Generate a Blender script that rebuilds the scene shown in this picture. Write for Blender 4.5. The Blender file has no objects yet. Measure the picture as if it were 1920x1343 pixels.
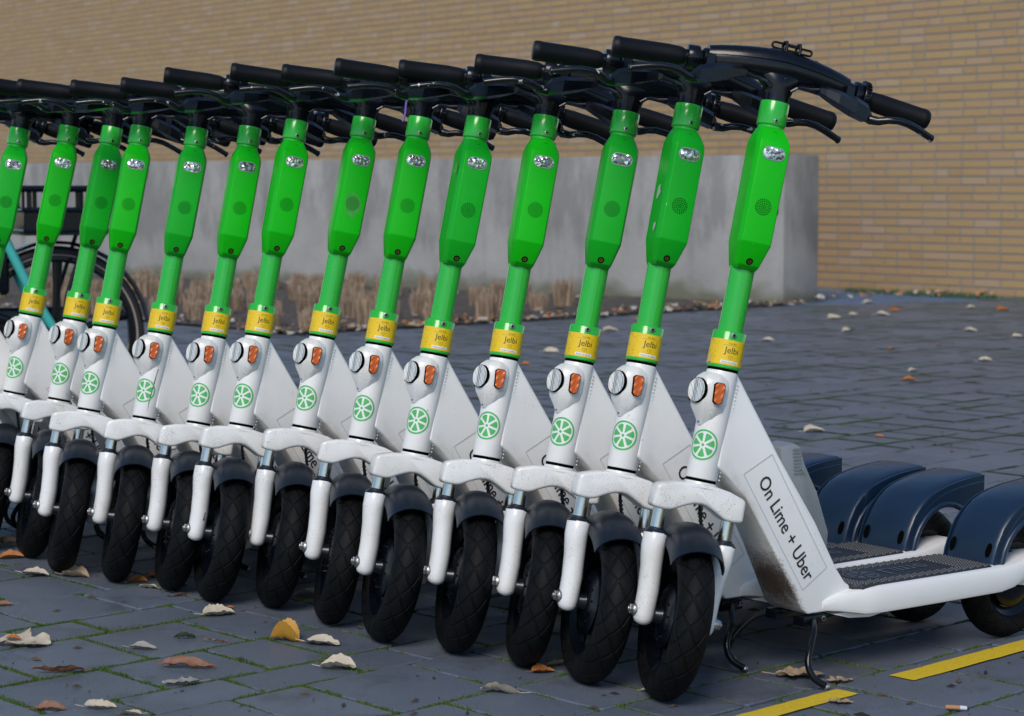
import bpy, bmesh, math, random
from mathutils import Vector, Matrix, noise
R_ = math.radians
sc = bpy.context.scene
col = sc.collection
rnd = random.Random(7)

# ------------------------------------------------------------------ camera, sky, sun
cam_d = bpy.data.cameras.new('camera'); cam = bpy.data.objects.new('camera', cam_d); col.objects.link(cam)
cam.location = (0, 0, 0.88); cam.rotation_euler = (math.pi/2 - 0.0813, 0, 0)
cam_d.sensor_width = 36; cam_d.lens = 73.36; cam_d.clip_end = 500; cam_d.clip_start = 0.05
cam_d.dof.use_dof = True; cam_d.dof.focus_distance = 4.05; cam_d.dof.aperture_fstop = 8
sc.camera = cam
SUN_EL, SUN_AZ = 42, 196          # azimuth clockwise from +Y
w = bpy.data.worlds.new('World'); sc.world = w; w.use_nodes = True
nt = w.node_tree; sky = nt.nodes.new('ShaderNodeTexSky'); sky.sky_type = 'NISHITA'; sky.sun_disc = False
sky.sun_elevation = R_(SUN_EL); sky.sun_rotation = R_(SUN_AZ); sky.air_density = 1.0; sky.dust_density = 0.0; sky.ozone_density = 2.5
bg = nt.nodes['Background']; nt.links.new(sky.outputs[0], bg.inputs[0]); bg.inputs[1].default_value = 0.075
sun_d = bpy.data.lights.new('sun', 'SUN'); sun_d.energy = 1.5; sun_d.angle = R_(26); sun_d.color = (1, .91, .81)
sun = bpy.data.objects.new('sun', sun_d); col.objects.link(sun)
a = R_(SUN_AZ); e = R_(SUN_EL)
sdir = Vector((math.sin(a)*math.cos(e), math.cos(a)*math.cos(e), math.sin(e)))
sun.rotation_euler = sdir.to_track_quat('Z', 'Y').to_euler()
vs = sc.view_settings; vs.view_transform = 'Standard'; vs.look = 'None'; vs.gamma = 1; vs.use_curve_mapping = False
vs.exposure = 0.86

# ------------------------------------------------------------------ materials
class NT:
    def __init__(s, name):
        s.m = bpy.data.materials.new(name); s.m.use_nodes = True; s.t = s.m.node_tree
        s.b = s.t.nodes['Principled BSDF']
    def n(s, typ, **kw):
        nd = s.t.nodes.new(typ)
        for k, v in kw.items():
            if k.startswith('_'):
                setattr(nd, k[1:], v)
            else:
                key = int(k[1:]) if k[0] == 'i' and k[1:].isdigit() else k
                nd.inputs[key].default_value = v
        return nd
    def l(s, a, b): s.t.links.new(a, b)
    def inp(s, nd, key, v):
        if hasattr(v, 'is_output') or isinstance(v, bpy.types.NodeSocket): s.l(v, nd.inputs[key])
        else: nd.inputs[key].default_value = v
    def math(s, op, a, b=0.0, clamp=False):
        nd = s.n('ShaderNodeMath', _operation=op, _use_clamp=clamp); s.inp(nd, 0, a); s.inp(nd, 1, b); return nd.outputs[0]
    def mix(s, f, a, b):
        nd = s.n('ShaderNodeMix', _data_type='RGBA'); s.inp(nd, 0, f)
        s.inp(nd, 6, a if not isinstance(a, tuple) else (*a[:3], 1)); s.inp(nd, 7, b if not isinstance(b, tuple) else (*b[:3], 1)); return nd.outputs[2]
    def ramp(s, f, p0, p1, c0=(0,0,0,1), c1=(1,1,1,1)):
        nd = s.n('ShaderNodeValToRGB'); s.l(f, nd.inputs[0]); el = nd.color_ramp.elements
        el[0].position = p0; el[1].position = p1; el[0].color = c0; el[1].color = c1; return nd.outputs[0]
    def obj(s): return s.n('ShaderNodeTexCoord').outputs['Object']
    def noise(s, vec, scale, detail=3, rough=.5, out=0):
        nd = s.n('ShaderNodeTexNoise', Scale=scale, Detail=detail, Roughness=rough)
        if vec is not None: s.l(vec, nd.inputs['Vector'])
        return nd.outputs[out]
    def bump(s, h, strength=.3, dist=.002):
        nd = s.n('ShaderNodeBump', Strength=strength, Distance=dist); s.l(h, nd.inputs['Height']); s.l(nd.outputs[0], s.b.inputs['Normal'])
    def offs(s, vec):   # shift texture per object
        r = s.n('ShaderNodeObjectInfo').outputs['Random']
        m = s.math('MULTIPLY', r, 37.0); c = s.n('ShaderNodeCombineXYZ'); s.l(m, c.inputs[0]); s.l(m, c.inputs[2])
        v = s.n('ShaderNodeVectorMath', _operation='ADD'); s.l(vec, v.inputs[0]); s.l(c.outputs[0], v.inputs[1]); return v.outputs[0]

def M(name, colr, rough=.5, metal=0, coat=0, var=.08, vs_=20, spec=.5, speck=None, bump=0, bs=300, rvar=.1, scratch=None):
    k = NT(name); b = k.b
    b.inputs['Roughness'].default_value = rough; b.inputs['Metallic'].default_value = metal
    b.inputs['Coat Weight'].default_value = coat; b.inputs['Coat Roughness'].default_value = .12; b.inputs['Specular IOR Level'].default_value = spec
    v = k.offs(k.obj())
    n1 = k.noise(v, vs_, 4, .6)
    c = k.mix(k.math('MULTIPLY', n1, 1.0), tuple(x*(1-var) for x in colr), tuple(min(1, x*(1+var)) for x in colr))
    if speck:
        scol, sscale, thr, amt = speck
        n2 = k.noise(v, sscale, 2, .5); n3 = k.noise(v, 9, 2)
        f = k.ramp(k.math('ADD', n2, k.math('MULTIPLY', n3, .25)), min(.96, thr), min(.99, thr+.03))
        c = k.mix(k.math('MULTIPLY', f, amt), c, scol)
    if scratch:
        scol, sscale, thr, amt = scratch
        mp = k.n('ShaderNodeMapping'); k.l(v, mp.inputs[0]); mp.inputs['Scale'].default_value = (1, 1, .18); mp.inputs['Rotation'].default_value = (.4, .9, .2)
        n2 = k.noise(mp.outputs[0], sscale, 5, .7)
        f = k.ramp(n2, thr, thr+.025)
        c = k.mix(k.math('MULTIPLY', f, amt), c, scol)
    k.l(c, b.inputs['Base Color'])
    if rvar:
        n4 = k.noise(v, 45, 3); k.l(k.math('ADD', k.math('MULTIPLY', n4, rvar*2), rough-rvar), b.inputs['Roughness'])
    if bump: k.bump(k.noise(v, bs, 3), bump, .0008)
    return k.m

MT = {}
def white_paint():
    k = NT('white_paint'); b = k.b; b.inputs['Roughness'].default_value = .3; b.inputs['Coat Weight'].default_value = .35; b.inputs['Coat Roughness'].default_value = .15
    v0 = k.obj(); v = k.offs(v0)
    base = k.mix(k.noise(v, 12, 4), (.73, .725, .71), (.79, .785, .77))
    spk = k.ramp(k.math('ADD', k.noise(v, 420, 2), k.math('MULTIPLY', k.noise(v, 22, 3), .40)), .84, .92)
    base = k.mix(k.math('MULTIPLY', spk, .55), base, (.14, .12, .10))
    mp = k.n('ShaderNodeMapping'); k.l(v, mp.inputs[0]); mp.inputs['Scale'].default_value = (1, 1, .12); mp.inputs['Rotation'].default_value = (.5, .7, .1)
    scr = k.ramp(k.noise(mp.outputs[0], 60, 5, .75), .665, .70)
    base = k.mix(k.math('MULTIPLY', scr, .6), base, (.25, .25, .26))
    gr = k.ramp(k.noise(v, 7, 5, .65), .45, .75)
    base = k.mix(k.math('MULTIPLY', gr, .5), base, (.46, .43, .37))
    k.l(base, b.inputs['Base Color']); return k.m
def frame_paint():
    k = NT('frame_paint'); b = k.b; b.inputs['Roughness'].default_value = .32; b.inputs['Coat Weight'].default_value = .3; b.inputs['Coat Roughness'].default_value = .2
    v0 = k.obj(); v = k.offs(v0)
    base = k.mix(k.noise(v, 10, 4), (.75, .745, .73), (.80, .795, .78))
    gr = k.ramp(k.noise(v, 6, 6, .7), .48, .72)
    base = k.mix(k.math('MULTIPLY', gr, .18), base, (.55, .52, .46))
    spk = k.ramp(k.math('ADD', k.noise(v, 480, 2), k.math('MULTIPLY', k.noise(v, 12, 3), .38)), .90, .97)
    base = k.mix(k.math('MULTIPLY', spk, .5), base, (.14, .12, .11))
    mp = k.n('ShaderNodeMapping'); k.l(v, mp.inputs[0]); mp.inputs['Scale'].default_value = (.5, 1, 1); mp.inputs['Rotation'].default_value = (.2, .7, .3)
    scr = k.ramp(k.noise(mp.outputs[0], 26, 6, .8), .675, .695)
    base = k.mix(k.math('MULTIPLY', scr, .65), base, (.16, .16, .17))
    # road dirt thrown by the wheel onto the lower front of the neck: a stain that stays on the paint
    sx = k.n('ShaderNodeSeparateXYZ'); k.l(v0, sx.inputs[0])
    d1 = k.n('ShaderNodeVectorMath', _operation='DISTANCE'); k.l(v0, d1.inputs[0]); d1.inputs[1].default_value = (-.245, 0, .185)
    near = k.math('SUBTRACT', 1, k.math('DIVIDE', d1.outputs['Value'], .150), True)
    # front side only: distance ahead of the line (-.161,.354)-(-.291,.144) displaced rearward
    fr = k.math('ADD', k.math('MULTIPLY', k.math('ADD', sx.outputs[0], .291-.012), .85), k.math('MULTIPLY', k.math('SUBTRACT', sx.outputs[2], .144), -.526))
    side = k.math('ADD', k.math('MULTIPLY', fr, 55), 1.55, True)
    m = k.math('MULTIPLY', near, side)
    dn = k.noise(v0, 300, 3, .7); dn2 = k.noise(v0, 45, 4, .7)
    f = k.math('MULTIPLY', k.ramp(k.math('MULTIPLY', k.math('ADD', k.math('MULTIPLY', m, 1.15), k.math('ADD', k.math('MULTIPLY', dn, 1.0), k.math('MULTIPLY', dn2, .5))), .5), .56, .82), .94)
    dc = k.mix(k.noise(v0, 160, 3), (.012, .009, .007), (.13, .065, .03))
    base = k.mix(f, base, dc)
    # film of beige grime behind the crown
    d2 = k.n('ShaderNodeVectorMath', _operation='DISTANCE'); k.l(v0, d2.inputs[0]); d2.inputs[1].default_value = (-.15, 0, .33)
    g2 = k.math('SUBTRACT', 1, k.math('DIVIDE', d2.outputs['Value'], .11), True)
    g2 = k.math('MULTIPLY', g2, k.math('MULTIPLY', side, k.ramp(k.noise(v, 30, 5, .7), .3, .65)))
    base = k.mix(k.math('MULTIPLY', g2, .8), base, (.33, .27, .19))
    k.l(base, b.inputs['Base Color']); return k.m
MT['white'] = white_paint(); MT['frame'] = frame_paint()
SCR = ((.55, .75, .5), 70, .70, .5)
MT['green'] = M('green_paint', (.022, .42, .035), .26, coat=.4, spec=.4, var=.06, scratch=((.5, .7, .5), 90, .72, .6))
MT['box_a'] = M('bright_green_plastic', (.003, .46, .003), .42, spec=.28, var=.07, speck=((.02, .10, .02), 300, .90, .6), scratch=SCR)
MT['box_b'] = M('deep_green_plastic', (.003, .38, .014), .42, spec=.28, var=.08, speck=((.02, .10, .02), 300, .90, .6), scratch=SCR)
MT['black'] = M('black_plastic', (.0024, .0034, .0064), .26, var=.3, coat=.10, spec=.30, speck=((.5, .5, .52), 260, .96, .6), scratch=((.16, .18, .2), 80, .72, .5))
MT['grip'] = M('grip_rubber', (.0040, .0045, .006), .50, spec=.22, var=.2, bump=.25, bs=900)
MT['lever'] = M('black_lever_metal', (.003, .0035, .005), .24, metal=0, coat=.15, var=.2, speck=((.55, .55, .56), 75, .80, .9))
MT['fender'] = M('front_fender_plastic', (.004, .008, .016), .40, spec=.4, var=.15, scratch=((.12, .13, .15), 110, .70, .5), bump=.15, bs=700)
MT['sky_tinted'] = M('sky_tinted_fender_plastic', (.006, .020, .048), .36, coat=.1, var=.2, rvar=.07, speck=((.25, .27, .3), 300, .965, .7), scratch=((.09, .11, .15), 60, .70, .5))  # dark rear fender plastic, blue sky sheen mixed into its base colour
MT['mat'] = M('deck_mat_rubber', (.018, .020, .024), .55, var=.25, bump=.2, bs=600)
MT['matlogo'] = M('deck_mat_emboss', (.075, .085, .10), .5, var=.1)
MT['steel'] = M('polished_steel', (.58, .55, .50), .22, metal=1, var=.05, rvar=.05)
MT['dsteel'] = M('dull_steel', (.45, .44, .42), .35, metal=1, var=.25, vs_=90)
MT['screw'] = M('screw_steel', (.35, .35, .34), .3, metal=1, var=.3, vs_=200)
MT['brass'] = M('brass_screw', (.40, .24, .10), .35, metal=1, var=.2)
MT['hole'] = M('hollow_black', (.003, .003, .003), .9, var=0, spec=0)
MT['seal'] = M('seal_rubber', (.010, .014, .022), .35, var=.2)
MT['alu'] = M('cast_aluminium', (.36, .37, .38), .45, metal=.6, var=.12, bump=.3, bs=500)
MT['ink'] = M('black_ink', (.012, .012, .014), .5, var=0, rvar=0)
MT['inkgrey'] = M('grey_ink', (.40, .41, .42), .5, var=0, rvar=0)
MT['limegreen'] = M('logo_green', (.07, .42, .10), .4, var=.05)
MT['logowhite'] = M('logo_white', (.74, .76, .74), .4, var=.02)
MT['yellow'] = M('yellow_sticker', (.78, .52, .002), .38, var=.06, coat=.2)
MT['stickwhite'] = M('sticker_white', (.75, .76, .78), .4, var=.03)
MT['orange'] = None
MT['stand'] = M('kickstand_black', (.003, .004, .007), .22, coat=.1, spec=.3, var=.2, speck=((.4, .38, .35), 120, .86, .8))
MT['residue'] = M('label_residue', (.38, .44, .38), .7, var=.3, vs_=200)
MT['scuff'] = M('black_scuff', (.03, .03, .035), .6, var=.3, vs_=200)

def tyre_mat():
    k = NT('tyre_rubber'); b = k.b; b.inputs['Roughness'].default_value = .6; b.inputs['Specular IOR Level'].default_value = .13
    uv = k.n('ShaderNodeUVMap').outputs[0]; sx = k.n('ShaderNodeSeparateXYZ'); k.l(uv, sx.inputs[0]); U, V = sx.outputs[0], sx.outputs[1]
    wob = k.math('MULTIPLY', k.math('SINE', k.math('MULTIPLY', U, 6.283)), .04)
    def lines(sgn, off):
        q = k.math('ADD', k.math('ADD', U, k.math('MULTIPLY', V, 4.2*sgn)), k.math('ADD', wob, off))
        f = k.math('ABSOLUTE', k.math('SUBTRACT', k.math('FRACT', q), .5)); return f
    l1, l2 = lines(1, 0), lines(-1, .5)
    mn = k.math('MINIMUM', l1, l2)
    ed = k.math('ABSOLUTE', k.math('SUBTRACT', V, .5))                     # only on the tread
    h = k.ramp(mn, .035, .085)
    inside = k.ramp(ed, .43, .46)
    hh = k.math('MAXIMUM', h, inside)
    v = k.offs(k.obj()); fine = k.noise(v, 500, 3)
    k.bump(k.math('ADD', hh, k.math('MULTIPLY', fine, .12)), .9, .0028)
    dust = k.ramp(k.math('ADD', k.noise(v, 420, 2), k.math('MULTIPLY', k.noise(v, 18, 3), .3)), .84, .92)
    c = k.mix(hh, (.002, .002, .002), (.0030, .0034, .0044)); c = k.mix(k.math('MULTIPLY', dust, .4), c, (.10, .09, .08))
    film = k.ramp(k.noise(v, 14, 4), .45, .8); c = k.mix(k.math('MULTIPLY', film, .25), c, (.022, .021, .020))
    k.l(c, b.inputs['Base Color']); return k.m
MT['tyre'] = tyre_mat()
def headlamp_mat():
    k = NT('headlamp_reflector'); b = k.b; b.inputs['Metallic'].default_value = .85; b.inputs['Roughness'].default_value = .12; b.inputs['Coat Weight'].default_value = 1; b.inputs['Coat Roughness'].default_value = .02
    v = k.offs(k.obj()); vo = k.n('ShaderNodeTexVoronoi', Scale=130.0); k.l(v, vo.inputs['Vector'])
    c = k.mix(k.ramp(vo.outputs['Color'], .2, .8), (.22, .23, .21), (.95, .92, .84)); k.l(c, b.inputs['Base Color'])  # warm bright reflections painted as pale cells among grey ones
    k.bump(vo.outputs['Distance'], .6, .004); return k.m
MT['lamp'] = headlamp_mat()
def reflector_mat(name, c0, c1, scale):
    k = NT(name); b = k.b; b.inputs['Roughness'].default_value = .25; b.inputs['Coat Weight'].default_value = .35; b.inputs['Metallic'].default_value = .1
    v = k.obj(); wv = k.n('ShaderNodeTexWave', Scale=scale, Distortion=0.0); wv.bands_direction = 'DIAGONAL'; k.l(v, wv.inputs[0])
    w2 = k.n('ShaderNodeTexWave', Scale=scale, Distortion=0.0); w2.bands_direction = 'Y'; k.l(v, w2.inputs[0])
    f = k.math('MULTIPLY', wv.outputs[0 if 'Fac' not in wv.outputs else 'Fac'], w2.outputs['Fac'])
    k.l(k.mix(f, c0, c1), b.inputs['Base Color']); k.bump(f, .6, .002); return k.m
MT['refl'] = reflector_mat('clear_reflector', (.55, .56, .55), (.80, .81, .78), 60)
MT['refl_b'] = reflector_mat('clear_reflector_pale', (.84, .82, .74), (.90, .89, .82), 60)
MT['refl_d'] = reflector_mat('clear_reflector_ribs', (.30, .33, .33), (.66, .67, .65), 75)
MT['orange'] = reflector_mat('orange_reflector', (.52, .085, .004), (.80, .17, .008), 60)

# ------------------------------------------------------------------ mesh helpers
def mesh_from(name, verts, faces, mat=None, smooth=True, angle=40, uvs=None):
    me = bpy.data.meshes.new(name); me.from_pydata([tuple(v) for v in verts], [], faces); me.update()
    if mat is not None:
        for m in (mat if isinstance(mat, list) else [mat]): me.materials.append(m)
    if uvs:
        ul = me.uv_layers.new(name='UVMap')
        for p in me.polygons:
            for li, vi in zip(p.loop_indices, p.vertices): ul.data[li].uv = uvs(p, vi)
    if smooth:
        me.shade_smooth(); me.set_sharp_from_angle(angle=R_(angle))
    return me
class MB:
    def __init__(s): s.v = []; s.f = []; s.mi = []; s.cur = 0
    def add(s, v, f):
        o = len(s.v); s.v += [Vector(x) for x in v]; s.f += [[i+o for i in q] for q in f]; s.mi += [s.cur]*len(f); return s
    def lathe(s, prof, n=24, M_=None, cap=True):    # prof [(r,z)] about local z
        v = []; f = []
        for r, z in prof:
            for i in range(n):
                t = 2*math.pi*i/n; v.append(Vector((r*math.cos(t), r*math.sin(t), z)))
        for j in range(len(prof)-1):
            for i in range(n):
                a, b = j*n+i, j*n+(i+1) % n; f.append([a, b, b+n, a+n])
        if cap: f.append(list(range(n))[::-1]); f.append([(len(prof)-1)*n+i for i in range(n)])
        if M_: v = [M_ @ x for x in v]
        return s.add(v, f)
    def cyl(s, p0, p1, r0, r1=None, n=20, bev=0):
        p0, p1 = Vector(p0), Vector(p1); d = p1-p0; L = d.length; r1 = r0 if r1 is None else r1
        M_ = Matrix.Translation(p0) @ d.to_track_quat('Z', 'Y').to_matrix().to_4x4()
        pr = [(r0, 0), (r1, L)] if not bev else [(max(r0-bev, .0002), 0), (r0-.3*bev, .3*bev), (r0, bev), (r1, L-bev), (r1-.3*bev, L-.3*bev), (max(r1-bev, .0002), L)]
        return s.lathe(pr, n, M_)
    def tube(s, pts, rad, n=12, flat=None, up=(0, 0, 1)):   # rad number or list of r or (rx,ry)
        pts = [Vector(p) for p in pts]; v = []; f = []; N = len(pts)
        for j, p in enumerate(pts):
            d = (pts[min(j+1, N-1)]-pts[max(j-1, 0)]).normalized(); u = Vector(up); sd = d.cross(u)
            if sd.length < .05: u = Vector((1, 0, 0)); sd = d.cross(u)
            sd.normalize(); u2 = sd.cross(d).normalized()
            r = rad[j] if isinstance(rad, (list, tuple)) else rad
            rx, ry = r if isinstance(r, (list, tuple)) else (r, r)
            for i in range(n):
                t = 2*math.pi*i/n; v.append(p+sd*math.cos(t)*rx+u2*math.sin(t)*ry)
        for j in range(N-1):
            for i in range(n):
                a, b = j*n+i, j*n+(i+1) % n; f.append([a, b, b+n, a+n])
        f.append(list(range(n))[::-1]); f.append([(N-1)*n+i for i in range(n)])
        return s.add(v, f)
    def loft(s, secs, cap=True):
        n = len(secs[0]); v = []; f = []
        for q in secs: v += q
        for j in range(len(secs)-1):
            for i in range(n):
                a, b = j*n+i, j*n+(i+1) % n; f.append([a, b, b+n, a+n])
        if cap: f.append(list(range(n))[::-1]); f.append([(len(secs)-1)*n+i for i in range(n)])
        return s.add(v, f)
    def prism(s, poly, y0, y1):       # poly of (x,z); y0,y1 numbers or functions of (x,z)
        g = lambda h, p: h(*p) if callable(h) else h
        n = len(poly)
        v = [(p[0], g(y0, p), p[1]) for p in poly]+[(p[0], g(y1, p), p[1]) for p in poly]
        f = [list(range(n)), [n+i for i in range(n)][::-1]]+[[i, n+i, n+(i+1) % n, (i+1) % n] for i in range(n)]
        return s.add(v, f)
    def box(s, c, d, M_=None):
        x, y, z = [q/2 for q in d]; c = Vector(c)
        v = [c+Vector((i*x, j*y, k*z)) for i in (-1, 1) for j in (-1, 1) for k in (-1, 1)]
        if M_: v = [M_ @ q for q in v]
        return s.add(v, [[0, 1, 3, 2], [4, 6, 7, 5], [0, 4, 5, 1], [2, 3, 7, 6], [0, 2, 6, 4], [1, 5, 7, 3]])
    def mesh(s, name, mat, smooth=True, angle=40, bevel=0, seg=2, bangle=25, subs=0):
        bm = bmesh.new(); vs = [bm.verts.new(v) for v in s.v]
        for q, mi in zip(s.f, s.mi):
            try: fc = bm.faces.new([vs[i] for i in q]); fc.material_index = mi
            except ValueError: pass
        bmesh.ops.remove_doubles(bm, verts=bm.verts, dist=1e-6)
        bmesh.ops.recalc_face_normals(bm, faces=bm.faces)
        if bevel:
            bm.normal_update()
            es = [e for e in bm.edges if len(e.link_faces) == 2 and e.calc_face_angle(0) > R_(bangle)]
            bmesh.ops.bevel(bm, geom=es, offset=bevel, segments=seg, profile=.5, affect='EDGES', clamp_overlap=True)
        if subs: bmesh.ops.subdivide_edges(bm, edges=bm.edges, cuts=subs, use_grid_fill=True)
        me = bpy.data.meshes.new(name); bm.to_mesh(me); bm.free()
        for m in (mat if isinstance(mat, list) else [mat]): me.materials.append(m)
        if smooth: me.shade_smooth(); me.set_sharp_from_angle(angle=R_(angle))
        return me
def O(name, me, parent=None, mw=None, kind=None):
    o = bpy.data.objects.new(name, me); col.objects.link(o)
    if parent: o.parent = parent
    if mw is not None: o.matrix_local = mw
    if kind: o['kind'] = kind
    return o
def tag(o, label, cat, group=None):
    o['label'] = label; o['category'] = cat
    if group: o['group'] = group
    return o
def empty(name, loc=(0, 0, 0), rot=(0, 0, 0)):
    o = bpy.data.objects.new(name, None); col.objects.link(o); o.location = loc; o.rotation_euler = rot; o.empty_display_size = .1; return o
_txt = {}
def text_geo(s, size=1.0, bold=0):
    key = (s, bold)
    if key not in _txt:
        cu = bpy.data.curves.new('t', 'FONT'); cu.body = s; cu.size = 1; cu.resolution_u = 3; cu.offset = bold
        ob = bpy.data.objects.new('t', cu); col.objects.link(ob)
        dg = bpy.context.evaluated_depsgraph_get(); me = bpy.data.meshes.new_from_object(ob.evaluated_get(dg))
        _txt[key] = ([v.co.copy() for v in me.vertices], [list(p.vertices) for p in me.polygons])
        bpy.data.objects.remove(ob); bpy.data.curves.remove(cu); bpy.data.meshes.remove(me)
    v, f = _txt[key]; return [(p.x*size, p.y*size) for p in v], f
def disc2d(cx, cy, r, n=16): return [(cx+r*math.cos(2*math.pi*i/n), cy+r*math.sin(2*math.pi*i/n)) for i in range(n)], [list(range(n))]
def logo2d(R):          # citrus slice: ring + 7 wedges + centre dot
    V, F = [], []
    def add(v, f):
        o = len(V); V.extend(v); F.extend([[i+o for i in q] for q in f])
    n = 40; ring = [(R*k*math.cos(2*math.pi*i/n), R*k*math.sin(2*math.pi*i/n)) for k in (1, .88) for i in range(n)]
    add(ring, [[i, (i+1) % n, n+(i+1) % n, n+i] for i in range(n)])
    for k in range(7):
        a = 2*math.pi*(k+.5)/7+math.pi/2; hw = math.pi/7
        o0, o1 = R*.20, R*.78; pts = []
        g = R*.055
        def P(r, t): return (r*math.cos(t), r*math.sin(t))
        for t in [-.78, -.5, 0, .5, .78]: pts.append(P(o1*(1 if abs(t) < .6 else .93), a+hw*t*(1-.06)))
        pts += [P(o0+R*.05, a+hw*.35), P(o0, a), P(o0+R*.05, a-hw*.35)]
        add(pts, [list(range(len(pts)))])
    v, f = disc2d(0, 0, R*.10, 10); add(v, f)
    return V, F
def slice2d(v2, f, step=.0018):
    bm = bmesh.new(); vv = [bm.verts.new((x, y, 0)) for x, y in v2]
    for q in f:
        try: bm.faces.new([vv[i] for i in q])
        except ValueError: pass
    bmesh.ops.triangulate(bm, faces=bm.faces)
    x0 = min(p[0] for p in v2); x1 = max(p[0] for p in v2); x = x0+step
    while x < x1:
        bmesh.ops.bisect_plane(bm, geom=bm.verts[:]+bm.edges[:]+bm.faces[:], plane_co=(x, 0, 0), plane_no=(1, 0, 0)); x += step
    bm.verts.index_update(); r = ([(p.co.x, p.co.y) for p in bm.verts], [[p.index for p in fc.verts] for fc in bm.faces]); bm.free(); return r
def geo_map(mb, v2, f, fn): mb.add([fn(x, y) for x, y in v2], f)

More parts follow.
